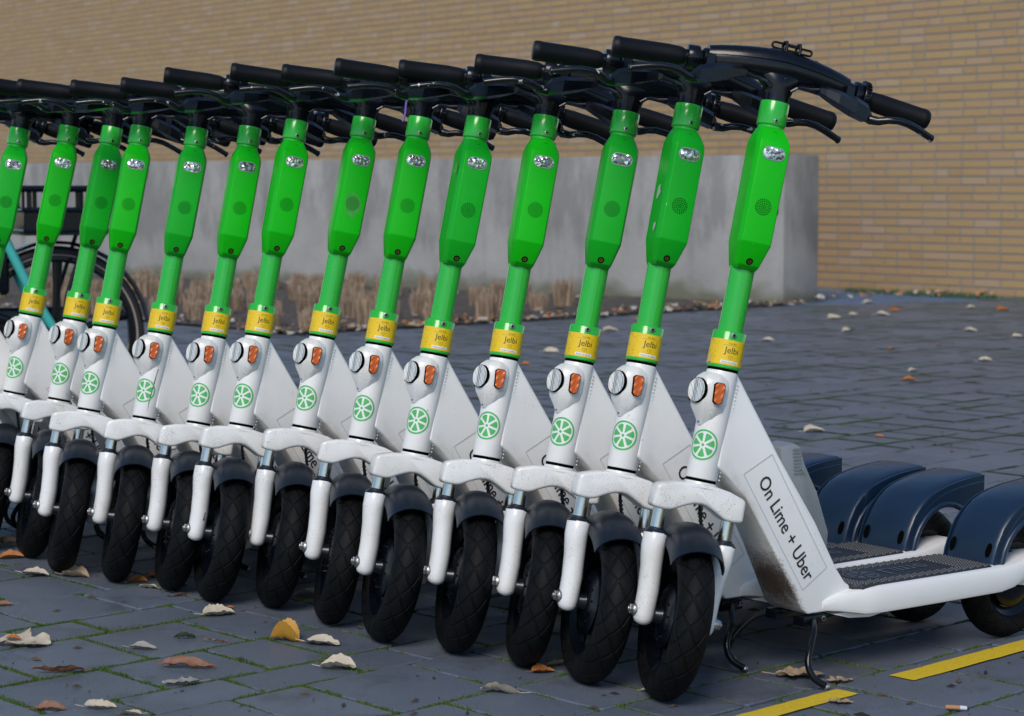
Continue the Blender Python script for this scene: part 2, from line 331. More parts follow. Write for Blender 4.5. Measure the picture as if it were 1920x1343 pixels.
# ------------------------------------------------------------------ scooter geometry
RAKE = .2336
FR = Vector((math.cos(RAKE), 0, math.sin(RAKE))); AX = Vector((-math.sin(RAKE), 0, math.cos(RAKE)))
def steerM(steer, sag=0):
    c, s = math.cos(steer), math.sin(steer); F = FR*c+Vector((0, 1, 0))*s; L = Vector((0, 1, 0))*c-FR*s
    m = Matrix.Identity(4)
    for i in range(3): m[i][0] = F[i]; m[i][1] = L[i]; m[i][2] = AX[i]
    m[2][3] = sag; return m
HT = steerM(0)      # head tube frame (no steer)
ME = {}
TA = .162           # axle height along the steering axis
def build_meshes():
    # --- frame: head tube, neck, deck
    b = MB()
    b.lathe([(.0262, .397), (.0272, .400), (.0272, .578), (.0262, .582)], 32, HT)
    hw = lambda x, z: .048-(z-.15)*.0741
    neck = [(-.104, .408), (-.142, .568), (-.150, .570), (-.168, .540), (-.244, .416), (-.325, .295), (-.372, .210), (-.392, .183), (-.415, .170), (-.455, .166), (-.47, .135), (-.30, .1365), (-.285, .148), (-.225, .255), (-.165, .352), (-.124, .392)]
    nb = MB(); nb.prism(neck, lambda x, z: -hw(x, z), lambda x, z: hw(x, z))
    nm = nb.mesh('n', MT['frame'], bevel=.009, seg=3)
    off = len(b.v); b.v += [v.co.copy() for v in nm.vertices]; b.f += [[i+off for i in p.vertices] for p in nm.polygons]; b.mi += [0]*len(nm.polygons); bpy.data.meshes.remove(nm)
    def sec(x, z0, z1, h, k=.008):
        pts = []
        for (sy, sz) in ((-1, -1), (1, -1), (1, 1), (-1, 1)):
            cx, cz = sy*(h-k), (z0+k if sz < 0 else z1-k)
            for a in ((180, 270), (270, 360), (0, 90), (90, 180))[[(-1, -1), (1, -1), (1, 1), (-1, 1)].index((sy, sz))], :
                for t in (0, .5, 1):
                    th = R_(a[0]+(a[1]-a[0])*t); pts.append(Vector((x, cx+k*math.cos(th), cz+k*math.sin(th))))
        return pts
    b.loft([sec(-.335, .137, .158, .050), sec(-.37, .134, .166, .060), sec(-.415, .1265, .173, .076), sec(-.45, .1255, .1755, .0805), sec(-.60, .126, .176, .081), sec(-.765, .127, .1765, .081), sec(-.80, .132, .178, .080), sec(-.835, .145, .184, .078), sec(-.87, .155, .188, .076), sec(-.90, .158, .188, .074)])
    # tail arms to the rear axle
    for s in (-1, 1): b.tube([(-.80, s*.060, .155), (-.86, s*.062, .145), (-.885, s*.062, .125)], [(.010, .018)]*3, 10)
    # underside bulge and bracket plates
    b.prism([(-.36, .130), (-.40, .119), (-.45, .115), (-.475, .118), (-.50, .130)], -.050, .050)
    # weld beads
    for k in range(26):
        t = .40+k*.0066; p = HT @ Vector((-.021, .0215, t)); b.lathe([(.0008, -.0016), (.0016, 0), (.0005, .0016)], 6, Matrix.Translation(p))
    ME['frame'] = b.mesh('frame', MT['frame'], angle=35)
    # --- mat
    b = MB(); out = [(-.400, -.055), (-.400, .055), (-.412, .070), (-.745, .070), (-.752, .062), (-.752, -.062), (-.745, -.070), (-.412, -.070)]
    b.loft([[Vector((x, y, z)) for x, y in out] for z in (.170, .1785)])
    ME['deck_mat'] = b.mesh('deck_mat', MT['mat'], bevel=.0015, seg=1)
    b = MB()
    for i in range(36):
        for j in range(17):
            x = -.408-i*.0096; y = -.063+j*.0079+(i % 2)*.0039
            if abs(y) > .065: continue
            inner = -.685 < x < -.43 and abs(y) < .040
            if inner: continue
            r = .0043; b.add([(x+r*math.cos(t), y+r*.85*math.sin(t), .1786) for t in [k*math.pi/3 for k in range(6)]]+[(x+r*.7*math.cos(t), y+r*.6*math.sin(t), .1808) for t in [k*math.pi/3 for k in range(6)]], [[k, (k+1) % 6, 6+(k+1) % 6, 6+k] for k in range(6)]+[[6, 7, 8, 9, 10, 11]])
    ME['tread_bumps'] = b.mesh('tread_bumps', M('tread_rubber', (.035, .040, .048), .5, var=.2), smooth=False)
    b = MB(); v, f = logo2d(.034); geo_map(b, v, f, lambda x, y: Vector((-.475-y, .0+x, .1797)))
    v, f = text_geo('Lime', .062, .012); geo_map(b, v, f, lambda x, y: Vector((-.525-x, -.018+y, .1797)))
    ME['deck_emblem'] = b.mesh('deck_emblem', MT['matlogo'], smooth=False)
    # --- side sticker outline and lettering (left and right)
    def side(s, lettering):
        b = MB()
        def P(x, z): return Vector((x, s*(hw(x, z)+.0009), z))
        if lettering:
            v, f = text_geo('On Lime + Uber', 1, .008); xs = [p[0] for p in v]; L = max(xs)-min(xs)
            o = Vector((-.203, .382)); e = Vector((-.306, .199)); d = (e-o); n = Vector((d.y, -d.x)).normalized(); n = n if n.x < 0 else -n
            ks = d.length/L; kh = .038
            if s < 0: o, d = e, -d; n = -n; o = o-n*.010*0
            def fn(x, y):
                q = o+d.normalized()*(x-min(xs))*ks+n*(y*kh-.012*1); return P(q.x, q.y)
            geo_map(b, v, f, fn)
        else:
            C = [(-.160, .392), (-.226, .421), (-.347, .214), (-.288, .181)]
            for i in range(4):
                p, q = Vector(C[i]), Vector(C[(i+1) % 4]); d = (q-p).normalized(); n = Vector((-d.y, d.x))*.0005
                b.add([P(*(p+n)), P(*(q+n)), P(*(q-n)), P(*(p-n))], [[0, 1, 2, 3]])
        return b
    ME['side_lettering'] = side(1, True).mesh('side_lettering', MT['ink'], smooth=False)
    ME['sticker_outline'] = side(1, False).mesh('sticker_outline', MT['inkgrey'], smooth=False)
    # --- head tube logo: on the tube, 30 degrees to the left of straight ahead
    def cylmap(r, ang, t0, F=None):
        def fn(x, y):
            a_ = ang+x/r; p = Vector((r*math.cos(a_), r*math.sin(a_), t0+y)); return F @ p if F else p
        return fn
    for nm_, mt, rr, geo in (('logo', 'limegreen', .0278, logo2d(.0262)),):
        b = MB(); v, f = disc2d(0, 0, .0272, 40)
        # tessellate backing disc as strips so that it follows the tube
        K = 24
        for i in range(K):
            x0, x1 = -.0272+.0544*i/K, -.0272+.0544*(i+1)/K
            h0, h1 = math.sqrt(max(0, .0272**2-x0*x0)), math.sqrt(max(0, .0272**2-x1*x1))
            fn = cylmap(.02745, .534, .4535, HT); b.add([fn(x0, -h0), fn(x1, -h1), fn(x1, h1), fn(x0, h0)], [[0, 1, 2, 3]])
        b.cur = 1; geo_map(b, *slice2d(*geo), cylmap(rr, .534, .4535, HT))
        ME['head_tube_logo'] = b.mesh('head_tube_logo', [MT['logowhite'], MT['limegreen']], smooth=False)
    # --- reflector bracket on the head tube
    def rs(t, f0, f1, h, kk=.45):
        return [HT @ Vector(p+(t,)) for p in ((f0, -h*1.0), (f0+(f1-f0)*.55, -h), (f1, -h*kk), (f1, h*kk), (f0+(f1-f0)*.55, h), (f0, h))]
    b = MB(); b.loft([rs(.484, .008, .0295, .008), rs(.498, .006, .034, .019), rs(.514, .004, .043, .028, .5), rs(.530, .004, .046, .031, .52), rs(.552, .004, .046, .031, .52), rs(.566, .005, .043, .028, .5), rs(.576, .008, .032, .020)])
    ME['reflector_bracket'] = b.mesh('reflector_bracket', MT['white'], bevel=.0035, seg=3, bangle=20)
    def disc(c, nrm, r, th):
        c = Vector(c); return (c, c+Vector(nrm)*th)
    rc = HT @ Vector((.0465, 0, .542)); nr = (HT.to_3x3() @ Vector((1, .0, .0))).normalized()
    b = MB(); b.cyl(rc-nr*.004, rc+nr*.0025, .0216, n=36, bev=.001); b.cur = 1; b.cyl(rc+nr*.0012, rc+nr*.0034, .0205, n=36, bev=.0008)
    for x0, x1, mi in ((-.0195, -.0070, 2), (-.0070, .0030, 3), (.0035, .0155, 1), (.0155, .0195, 3)):
        b.cur = mi
        for k in range(4):
            xa, xb = x0+(x1-x0)*k/4, x0+(x1-x0)*(k+1)/4; ha, hb = math.sqrt(.0196**2-xa*xa), math.sqrt(.0196**2-xb*xb); o_ = rc+nr*.0036; L_ = Vector((0, 1, 0))
            b.add([o_+L_*xa-AX*ha, o_+L_*xb-AX*hb, o_+L_*xb+AX*hb, o_+L_*xa+AX*ha], [[0, 1, 2, 3]])
    ME['round_reflector'] = b.mesh('round_reflector', [MT['hole'], MT['refl'], MT['refl_b'], MT['refl_d']])
    for s, nm_ in ((1, 'l'), (-1, 'r')):
        b = MB(); c = HT @ Vector((.0275, s*.0325, .542)); nn = HT.to_3x3() @ Vector((.42, s*.9, 0)).normalized(); tt = AX; ss = nn.cross(tt)
        def oct_(w0, w1, h, d, k=.004):
            q = [(-w0+k, -h), (w0-k, -h), (w0, -h+k), (w1, h-k), (w1-k, h), (-w1+k, h), (-w1, h-k), (-w0, -h+k)]
            return [c+ss*x+tt*y+nn*d for x, y in q]
        b.loft([oct_(.0078, .0096, .0182, -.012), oct_(.0078, .0096, .0182, .0030)]); b.cur = 1; b.loft([oct_(.0070, .0088, .0174, .002), oct_(.0068, .0086, .0171, .0042)])
        ME['side_reflector_'+nm_] = b.mesh('side_reflector', [MT['hole'], MT['orange']])
    def screw(c, n_, r, rec=0):
        b = MB(); c, n_ = Vector(c), Vector(n_).normalized(); b.cyl(c, c+n_*.0016, r, n=14, bev=.0004); b.cur = 1; b.cyl(c+n_*.0014, c+n_*.0018, r*.5, n=6); return b
    b = screw(HT @ Vector((.0300, .0, .491)), HT.to_3x3() @ Vector((1, 0, -.35)), .0036)
    ME['bracket_screw'] = b.mesh('bracket_screw', [MT['screw'], MT['hole']])
    # bearing gap ring
    b = MB(); b.lathe([(.0255, .390), (.0255, .398)], 28, HT); ME['headset_ring'] = b.mesh('headset_ring', MT['hole'])
    b = MB(); b.lathe([(.0262, .580), (.0262, .5865)], 28, HT); ME['headset_ring2'] = b.mesh('headset_ring', MT['hole'])
    # --- control module behind the neck
    b = MB(); b.prism([(-.258, .430), (-.285, .436), (-.302, .428), (-.315, .395), (-.345, .345), (-.375, .270), (-.372, .235), (-.34, .225), (-.26, .36)], -.026, .018)
    m0 = b.mesh('x', MT['alu'], bevel=.003, seg=2); b2 = MB(); b2.v = [v.co.copy() for v in m0.vertices]; b2.f = [list(p.vertices) for p in m0.polygons]; b2.mi = [0]*len(b2.f); bpy.data.meshes.remove(m0)
    for k in range(8): b2.box((-.292-.0006*k, .0195, .425-.006*k), (.018, .004, .0026))
    b2.cyl((-.309, .016, .385), (-.309, .022, .385), .004, n=10)
    ME['lock_module'] = b2.mesh('lock_module', MT['alu'])
    # --- kickstand
    b = MB(); b.box((-.315, .036, .128), (.05, .028, .018)); b.box((-.315, -.036, .128), (.05, .028, .018))
    ME['kickstand_bracket'] = b.mesh('kickstand_bracket', MT['stand'], bevel=.002)
    def leg(pts, r=.0072):
        # smooth polyline
        P = [Vector(p) for p in pts]; q = []
        for i in range(len(P)-1):
            p0, p1, p2, p3 = P[max(i-1, 0)], P[i], P[i+1], P[min(i+2, len(P)-1)]
            for k in range(6):
                t = k/6; q.append(.5*((2*p1)+(-p0+p2)*t+(2*p0-5*p1+4*p2-p3)*t*t+(-p0+3*p1-3*p2+p3)*t**3))
        q.append(P[-1]); return q
    for nm_, sg, z_ in (('l', 1, .031), ('r', -1, .031)):
        pts = [(-.312, sg*.050, .128), (-.290, sg*.074, .117), (-.268, sg*.090, .094), (-.254, sg*.100, .069), (-.258, sg*.110, .047), (-.278, sg*.120, z_)]
        b = MB(); q = leg(pts); b.tube(q, .0062, 12); ME['stand_leg_'+nm_] = b.mesh('kickstand_leg', MT['stand'])
        b = MB(); b.cyl(q[-2], q[-1]+(q[-1]-q[-2]).normalized()*.004, .0068, n=12, bev=.002); ME['stand_tip_'+nm_] = b.mesh('stand_tip', MT['dsteel'])
    ME['stand_screw'] = screw((-.335, .0505, .130), (0, 1, 0), .0048).mesh('stand_screw', [MT['screw'], MT['hole']])
    # --- rear fender
    XC, ZC = -.873, .125
    prof = [(-.757, .172), (-.762, .196), (-.772, .221), (-.787, .247), (-.806, .268), (-.828, .284), (-.853, .2945), (-.880, .3015), (-.910, .3075), (-.945, .3115), (-.985, .3140)]
    b = MB(); H = .064; secs = []
    for i, (x, z) in enumerate(prof):      # crowned outer skin with rounded shoulders
        d = Vector(prof[min(i+1, len(prof)-1)])-Vector(prof[max(i-1, 0)]); nrm = Vector((-d.y, d.x)).normalized()
        if nrm.y < 0 and i > 2: nrm = -nrm
        if nrm.x < 0 and i <= 2: nrm = -nrm
        q = []
        inn = Vector((XC-x, ZC-z)).normalized() if i < 8 else Vector((0, -1))
        for (yy, dd) in ((-1, .016), (-.97, .008), (-.90, .0025), (-.78, .0), (-.4, -.0012), (0, -.0018), (.4, -.0012), (.78, 0), (.90, .0025), (.97, .008), (1, .016)):
            q.append(Vector((x+inn.x*dd, H*yy, z+inn.y*dd)))
        for (yy, dd) in ((.955, .017), (.5, .008), (0, .006), (-.5, .008), (-.955, .017)):
            q.append(Vector((x+inn.x*dd, H*yy, z+inn.y*dd)))
        secs.append(q)
    b.loft(secs)
    # side wings: skirt rim around the wheel arch and the tail wing
    for s in (-1, 1):
        arc = [(XC+.098*math.cos(t), ZC+.110*math.sin(t)+.028) for t in [R_(2+k*12.6) for k in range(12)]]
        outl = [(-.757, .172), (-.762, .196), (-.772, .221), (-.787, .247), (-.806, .266), (-.828, .282), (-.853, .292), (-.880, .299), (-.910, .305), (-.945, .309), (-.985, .312), (-.985, .262)]
        arc = arc[:-1]
        poly = outl+[(x, z) for x, z in arc[::-1]]
        if poly[-1][0] > -.775: pass
        b.prism(poly, s*(H-.0035), s*(H-.0005))
        # rolled rim of the arch
        b.tube([(x, s*(H-.001), z) for x, z in arc], .0062, 8, up=(0, 1, 0))
    ME['rear_fender'] = b.mesh('rear_fender', MT['sky_tinted'], angle=50)
    for s in (-1, 1):
        b = MB(); Mx = Matrix.Translation((-.7635, s*.044, .206)) @ Matrix.Rotation(R_(-22), 4, 'Y')
        q = [Mx @ Vector((.0, .0055*math.cos(t), .0135*math.sin(t))) for t in [k*math.pi/8 for k in range(16)]]
        b.loft([[p+Vector((-.004, 0, -.001)) for p in q], [p+Vector((.0012, 0, .0004)) for p in q]])
        ME['fender_slot%d' % s] = b.mesh('slot', MT['hole'], smooth=False)
    # --- wheels (axle along y, centred on origin)
    def wheel(Rm, rt, hub, hubw, name, wid=1.0):
        NU, NVv = 84, 20; v = []; f = []
        for i in range(NU):
            A = 2*math.pi*i/NU
            for j in range(NVv):
                Bt = 2*math.pi*j/NVv; r = Rm+rt*math.cos(Bt)*(1.0 if math.cos(Bt) > 0 else .75); v.append((r*math.cos(A), rt*wid*math.sin(Bt), r*math.sin(A)))
        for i in range(NU):
            for j in range(NVv): f.append([i*NVv+j, i*NVv+(j+1) % NVv, ((i+1) % NU)*NVv+(j+1) % NVv, ((i+1) % NU)*NVv+j])
        me = mesh_from(name, v, f, MT['tyre'], uvs=None)
        ul = me.uv_layers.new(name='UVMap')
        for p in me.polygons:
            ii = p.index//NVv; jj = p.index % NVv
            for li, vi in zip(p.loop_indices, p.vertices):
                a_, c_ = vi//NVv, vi % NVv
                if ii == NU-1 and a_ == 0: a_ = NU
                if jj == NVv-1 and c_ == 0: c_ = NVv
                cc = c_/NVv; cc = cc if cc <= .5 else cc-1     # -.5 .. .5 , 0 = crown
                if jj == NVv//2 and c_ == NVv//2: cc = -.5
                ul.data[li].uv = (a_/NU*18, .5+cc*1.35)
        ME[name+'_tyre'] = me
        b = MB(); My = Matrix.Rotation(R_(-90), 4, 'X')
        ri = Rm-rt*.62
        b.lathe([(ri-.012, -.013), (ri-.002, -.019), (ri+.003, -.022), (ri+.003, -.019), (ri-.006, -.010), (ri-.006, .010), (ri+.003, .019), (ri+.003, .022), (ri-.002, .019), (ri-.012, .013)], 56, My, cap=False)
        b.lathe([(ri-.012, -.013), (ri-.012, .013)], 56, My, cap=False)
        ME[name+'_rim'] = b.mesh('rim', MT['black'], angle=50)
        b = MB(); b.lathe([(hub*.45, -hubw), (hub*.8, -hubw*.92), (hub, -hubw*.7), (hub, hubw*.7), (hub*.8, hubw*.92), (hub*.45, hubw)], 40, My)
        b.lathe([(.012, -hubw-.012), (.016, -hubw)], 16, My); b.lathe([(.016, hubw), (.012, hubw+.012)], 16, My)
        for k in range(6):
            A = 2*math.pi*k/6; b.tube([(hub*.9*math.cos(A), 0, hub*.9*math.sin(A)), ((ri-.008)*math.cos(A+.12), 0, (ri-.008)*math.sin(A+.12))], [(.013, .008), (.008, .006)], 8, up=(0, 1, 0))
        for k in range(12):
            A = 2*math.pi*k/12; p = Vector((hub*.72*math.cos(A), -hubw*.93, hub*.72*math.sin(A))); b.cyl(p, p+Vector((0, -.003, 0)), .0022, n=6)
        ME[name+'_hub'] = b.mesh('hub', MT['black'])
    wheel(.1080, .0315, .056, .026, 'front', .98); wheel(.0860, .0290, .054, .030, 'rear')
    # --- fork (steer frame: x fwd, y left, z along axis)
    b = MB()
    top = [(-.0795, .3735), (-.071, .3775), (-.048, .3845), (-.022, .3880), (0, .3885), (.022, .3880), (.048, .3845), (.071, .3775), (.0795, .3735)]
    bot = [(.0805, .3365), (.064, .3345), (.052, .3350), (.043, .3375), (.033, .3430), (.022, .3485), (.011, .3525), (.0, .3540), (-.011, .3525), (-.022, .3485), (-.033, .3430), (-.043, .3375), (-.052, .3350), (-.064, .3345), (-.0805, .3365)]
    pl = top+bot; n = len(pl)
    rf1 = lambda y: .030-.006*abs(y)/.08; rf0 = lambda y: -.030+.010*abs(y)/.08
    v = [(rf0(y), y, z) for y, z in pl]+[(rf1(y), y, z) for y, z in pl]
    b.add(v, [list(range(n)), [n+i for i in range(n)][::-1]]+[[i, n+i, n+(i+1) % n, (i+1) % n] for i in range(n)])
    m0 = b.mesh('x', MT['white'], bevel=.0060, seg=3, bangle=35); b = MB(); b.v = [v_.co.copy() for v_ in m0.vertices]; b.f = [list(p.vertices) for p in m0.polygons]; b.mi = [0]*len(b.f); bpy.data.meshes.remove(m0)
    b.lathe([(.024, .370), (.0285, .3845), (.0280, .388), (.0270, .3915)], 30)
    ME['fork_crown'] = b.mesh('fork_crown', MT['white'], angle=35)
    for s, nm_ in ((-1, 'r'), (1, 'l')):
        b = MB(); b.cyl((0, s*.0605, .285), (0, s*.0600, .342), .0118, n=24); ME['stanchion_'+nm_] = b.mesh('stanchion', MT['steel'])
        b = MB(); b.cyl((0, s*.0602, .296), (0, s*.0602, .3035), .0215, .0165, n=24, bev=.001); b.cyl((0, s*.0602, .302), (0, s*.0602, .3065), .0135, n=20); ME['seal_'+nm_] = b.mesh('dust_seal', MT['seal'])
        b = MB(); ctr = lambda t: s*(.0602-.0065*max(0, min(1, (.270-t)/.06)))
        secs = []
        for t, r, sq in ((.298, .0198, 1), (.2955, .0212, 1), (.272, .0212, 1), (.256, .0203, 1), (.238, .0192, 1), (.200, .0190, 1), (.176, .0186, 1), (.160, .0182, 1), (.151, .0172, 1), (.1455, .0145, 1), (.1420, .0095, .85), (.1408, .004, .8)):
            secs.append([Vector((r*1.08*math.cos(th), ctr(t)+r*sq*math.sin(th)*(.96), t)) for th in [2*math.pi*i/24 for i in range(24)]])
        b.loft(secs[::-1]); ME['fork_leg_'+nm_] = b.mesh('fork_leg', MT['white'], angle=60)
        b = MB(); y0 = s*.0640; b.cyl((0, s*.021, TA+.001), (0, s*.079, TA+.001), .003, n=8); b.cyl((0, y0, TA+.002), (0, s*.0745, TA+.002), .0115, n=20, bev=.0015); b.cyl((0, s*.0740, TA+.002), (0, s*.0810, TA+.002), .0088, n=6, bev=.0012); b.cyl((0, s*.081, TA+.002), (0, s*.0832, TA+.002), .0050, n=12, bev=.0008)
        b.cyl((0, s*.036, TA+.001), (0, s*.020, TA+.001), .0080, n=12); b.cyl((0, s*.036, TA+.001), (0, s*.031, TA+.001), .0105, n=6)
        ME['axle_bolt_'+nm_] = b.mesh('axle_bolt', MT['dsteel'])
    b = MB(); b.cyl((0, -.05, TA), (0, .05, TA), .006, n=12); ME['axle'] = b.mesh('axle', MT['dsteel'])
    # front fender dome
    b = MB(); NA, NB = 22, 18; Rm = .1165; outer = []; 
    for lay, rr in ((0, .0445), (1, .0418)):
        for i in range(NA+1):
            A = R_(48+i*(150-48)/NA)
            for j in range(NB+1):
                Bt = R_(-92+184*j/NB); r = Rm+(rr-.001)*math.cos(Bt)+.004; 
                b.v.append(Vector((r*math.cos(A), rr*math.sin(Bt)*1.03, TA+r*math.sin(A))))
    W = NB+1; n0 = (NA+1)*W
    for i in range(NA):
        for j in range(NB):
            a_ = i*W+j; b.f.append([a_, a_+1, a_+W+1, a_+W]); b.f.append([n0+a_, n0+a_+W, n0+a_+W+1, n0+a_+1])
    for i in range(NA):
        for j in (0, NB): a_ = i*W+j; b.f.append([a_, a_+W, n0+a_+W, n0+a_])
    for j in range(NB):
        for i in (0, NA): a_ = i*W+j; b.f.append([a_, n0+a_, n0+a_+1, a_+1])
    b.mi = [0]*len(b.f)
    ME['front_fender'] = b.mesh('front_fender', MT['fender'], angle=60)
    # brake hose behind the crown
    b = MB(); b.tube([(-.030, .012, .372), (-.036, .018, .345), (-.040, .028, .315), (-.040, .036, .28), (-.034, .041, .24), (-.022, .042, .20)], .0030, 8)
    for k in range(8): b.cyl((-.0365-.0005*k, .0195+.0022*k, .342-.007*k), (-.0367-.0005*k, .0203+.0022*k, .339-.007*k), .0042, n=8)
    ME['brake_hose'] = b.mesh('brake_hose', MT['seal'])
    # --- column
    b = MB(); b.cyl((0, 0, .640), (0, 0, 1.012), .0212, n=36); ME['column_tube'] = b.mesh('column_tube', MT['green'])
    b = MB(); b.lathe([(.0275, .5868), (.0290, .5885), (.0290, .6475), (.0275, .6500), (.0205, .6512)], 40); ME['lower_collar'] = b.mesh('lower_collar', MT['green'])
    b = MB(); b.lathe([(.0222, 1.000), (.0222, 1.007), (.0245, 1.0085), (.0250, 1.0100), (.0250, 1.0475), (.0243, 1.0490), (.018, 1.0495)], 40); ME['upper_collar'] = b.mesh('upper_collar', MT['green'])
    ME['collar_screw_low'] = screw((.0285, 0, .6435), (1, 0, 0), .0050).mesh('collar_screw', [MT['screw'], MT['hole']])
    ME['collar_screw_top'] = screw((.0245, .001, 1.0150), (1, 0, 0), .0040).mesh('collar_screw', [MT['screw'], MT['hole']])
    # yellow sticker, wrapped almost all round
    def wrap(b, x0, x1, y0, y1, r, K=24):
        for i in range(K):
            xa, xb = x0+(x1-x0)*i/K, x0+(x1-x0)*(i+1)/K; fn = cylmap(r, 0, 0)
            b.add([fn(xa, y0), fn(xb, y0), fn(xb, y1), fn(xa, y1)], [[0, 1, 2, 3]])
    b = MB(); wrap(b, -.078, .078, .5925, .6350, .02915, 44)
    b.cur = 1; wrap(b, -.0150, .0170, .5952, .6000, .0292, 10)
    ME['sticker'] = b.mesh('sticker', [MT['yellow'], MT['stickwhite']])
    b = MB()
    def T(s_, size, cx, y, bold=0, xs=1):
        v, f = text_geo(s_, size, bold); w_ = max(p[0] for p in v)+min(p[0] for p in v)
        geo_map(b, [((p[0]-w_/2)*xs+cx, p[1]) for p in v], f, cylmap(.02925, 0, y))
    T('Jelbi', .0152, .0010, .6125, .004, 1.0); T('ICH BIN', .0040, .0012, .6275); T('\u2665', .007, .001, .6035) if False else None
    T('Buchbar in der Jelbi-App', .0030, .0010, .5963, .01, .93)
    # thin rule, little heart outline
    wrap(b, -.016, .017, .6258, .6261, .02922, 10)
    hp = [(0, -.0040), (.0038, -.0002), (.0040, .0020), (.0022, .0032), (0, .0020), (-.0022, .0032), (-.0040, .0020), (-.0038, -.0002)]
    for i in range(8):
        p, q = Vector(hp[i]), Vector(hp[(i+1) % 8]); d = (q-p).normalized(); n_ = Vector((-d.y, d.x))*.00022; fn = cylmap(.02922, 0, .6058)
        b.add([fn(*(p+n_+Vector((.001, 0)))), fn(*(q+n_+Vector((.001, 0)))), fn(*(q-n_+Vector((.001, 0)))), fn(*(p-n_+Vector((.001, 0))))], [[0, 1, 2, 3]])
    T('we', .0022, .001, .6052, .01)
    b.cur = 1; rp = random.Random(3)                       # doodle border both sides
    for sgn in (-1, 1):
        for k in range(46):
            x = sgn*(.0235+rp.random()*.020); y = .5945+rp.random()*.039; r = .0009+rp.random()*.0010; a0 = rp.random()*6; fn = cylmap(.02922, 0, 0)
            for q in range(4):
                t0, t1 = a0+q*.8, a0+(q+1)*.8
                b.add([fn(x+r*math.cos(t0), y+r*math.sin(t0)), fn(x+r*math.cos(t1), y+r*math.sin(t1)), fn(x+(r+.0003)*math.cos(t1), y+(r+.0003)*math.sin(t1)), fn(x+(r+.0003)*math.cos(t0), y+(r+.0003)*math.sin(t0))], [[0, 1, 2, 3]])
    ME['sticker_print'] = b.mesh('sticker_print', [MT['ink'], M('sticker_doodle', (.34, .22, .01), .5)], smooth=False)
    # --- control box
    def bs(t, fc, w, wf, fs, bk):     # front plane fc, half width w, front-face half width wf, side forward edge fs, back bk
        return [Vector(p+(t,)) for p in ((bk, -w*.8), (bk+.012, -w), (fs, -w), (fc, -wf), (fc, wf), (fs, w), (bk+.012, w), (bk, w*.8))]
    b = MB(); b.loft([bs(.7575, .0245, .0190, .0155, .014, -.022), bs(.7640, .0345, .0218, .0180, .020, -.025), bs(.8020, .0535, .0298, .0252, .040, -.026), bs(.9640, .0535, .0306, .0258, .040, -.026), bs(.9760, .0490, .0305, .0250, .036, -.026), bs(.9880, .0400, .0270, .0210, .026, -.025), bs(1.0000, .0290, .0220, .0165, .016, -.024), bs(1.0030, .0240, .0205, .0150, .014, -.023)])
    ME['control_box'] = b.mesh('control_box', MT['box_a'], bevel=.0038, seg=3, bangle=12, angle=60)
    def stadium(x, w_, h_, n=10): return [Vector((x, (w_-h_)*(1 if k < n else -1)+h_*math.cos(R_(-90+180*(k % n)/(n-1)+(0 if k < n else 180))), h_*math.sin(R_(-90+180*(k % n)/(n-1)+(0 if k < n else 180))))) for k in range(2*n)]
    up = lambda L, t: [p+Vector((0, 0, t)) for p in L]
    b = MB(); b.loft([up(stadium(.052, .0196, .0112), .9545), up(stadium(.0545, .0196, .0112), .9545)]); ME['lamp_surround'] = b.mesh('lamp_surround', MT['dsteel'], angle=30)
    b = MB(); b.loft([up(stadium(.052, .0184, .0101), .9545), up(stadium(.0550, .0182, .0099), .9545), up(stadium(.0558, .0150, .0070), .9545)]); ME['headlamp'] = b.mesh('headlamp', MT['lamp'], angle=60)
    b = MB()
    for ring, cnt in ((0, 1), (1, 6), (2, 11), (3, 17), (4, 23)):
        for k in range(cnt):
            t = 2*math.pi*k/cnt+ring*.13; r = ring*.0033; v, f = disc2d(r*math.cos(t), r*math.sin(t), .00118, 7); geo_map(b, v, f, lambda x, y: Vector((.0537, x-.0005, .863+y)))
    ME['speaker_grille'] = b.mesh('speaker_grille', MT['hole'], smooth=False)
    nb_ = Vector((.80, 0, -.42)).normalized(); b = MB(); c = Vector((.0372, -.0010, .7705)); b.cyl(c-nb_*.002, c+nb_*.0006, .0062, n=18); b.cur = 1; b.cyl(c, c+nb_*.0010, .0036, n=12); b.cur = 0; b.cyl(c+nb_*.0008, c+nb_*.0013, .0015, n=6)
    ME['box_screw_low'] = b.mesh('box_screw', [MT['hole'], MT['brass']])
    nt_ = Vector((.80, 0, .58)).normalized(); b = MB(); c = Vector((.0375, .001, .9890)); b.cyl(c-nt_*.002, c+nt_*.0006, .0062, n=18); b.cur = 1; b.cyl(c+nt_*.0004+Vector((0, 0, -.0015)), c+nt_*.0010+Vector((0, 0, -.0015)), .0030, n=12)
    ME['box_screw_top'] = b.mesh('box_screw', [MT['hole'], MT['brass']])
    # --- handlebar
    YS = [-.128, -.110, -.085, -.060, -.035, -.015, 0, .015, .035, .060, .085, .110, .128]
    def bar_c(y): a_ = abs(y)/.128; return Vector((-.004-.022*a_**2, y, 1.1120-.0095*a_**1.6))
    secs = []
    for y in YS:
        a_ = abs(y)/.128; h_ = .0222+.0072*(1-a_)**.7; d_ = .0205+.0085*(1-a_)**.8; c = bar_c(y)
        secs.append([c+Vector((d_*math.copysign(abs(math.cos(t))**.85, math.cos(t)), 0, h_*math.copysign(abs(math.sin(t))**.85, math.sin(t)))) for t in [2*math.pi*i/28 for i in range(28)]])
    b = MB(); b.loft(secs)
    b.tube([(0, 0, 1.048), (0, 0, 1.060), (0, 0, 1.074), (-.001, 0, 1.086), (-.002, 0, 1.100)], [(.0225, .0225), (.0228, .0225), (.027, .024), (.040, .026), (.052, .020)][0:5], 28, up=(1, 0, 0))
    ME['handlebar'] = b.mesh('handlebar', MT['black'], angle=60)
    b = MB()
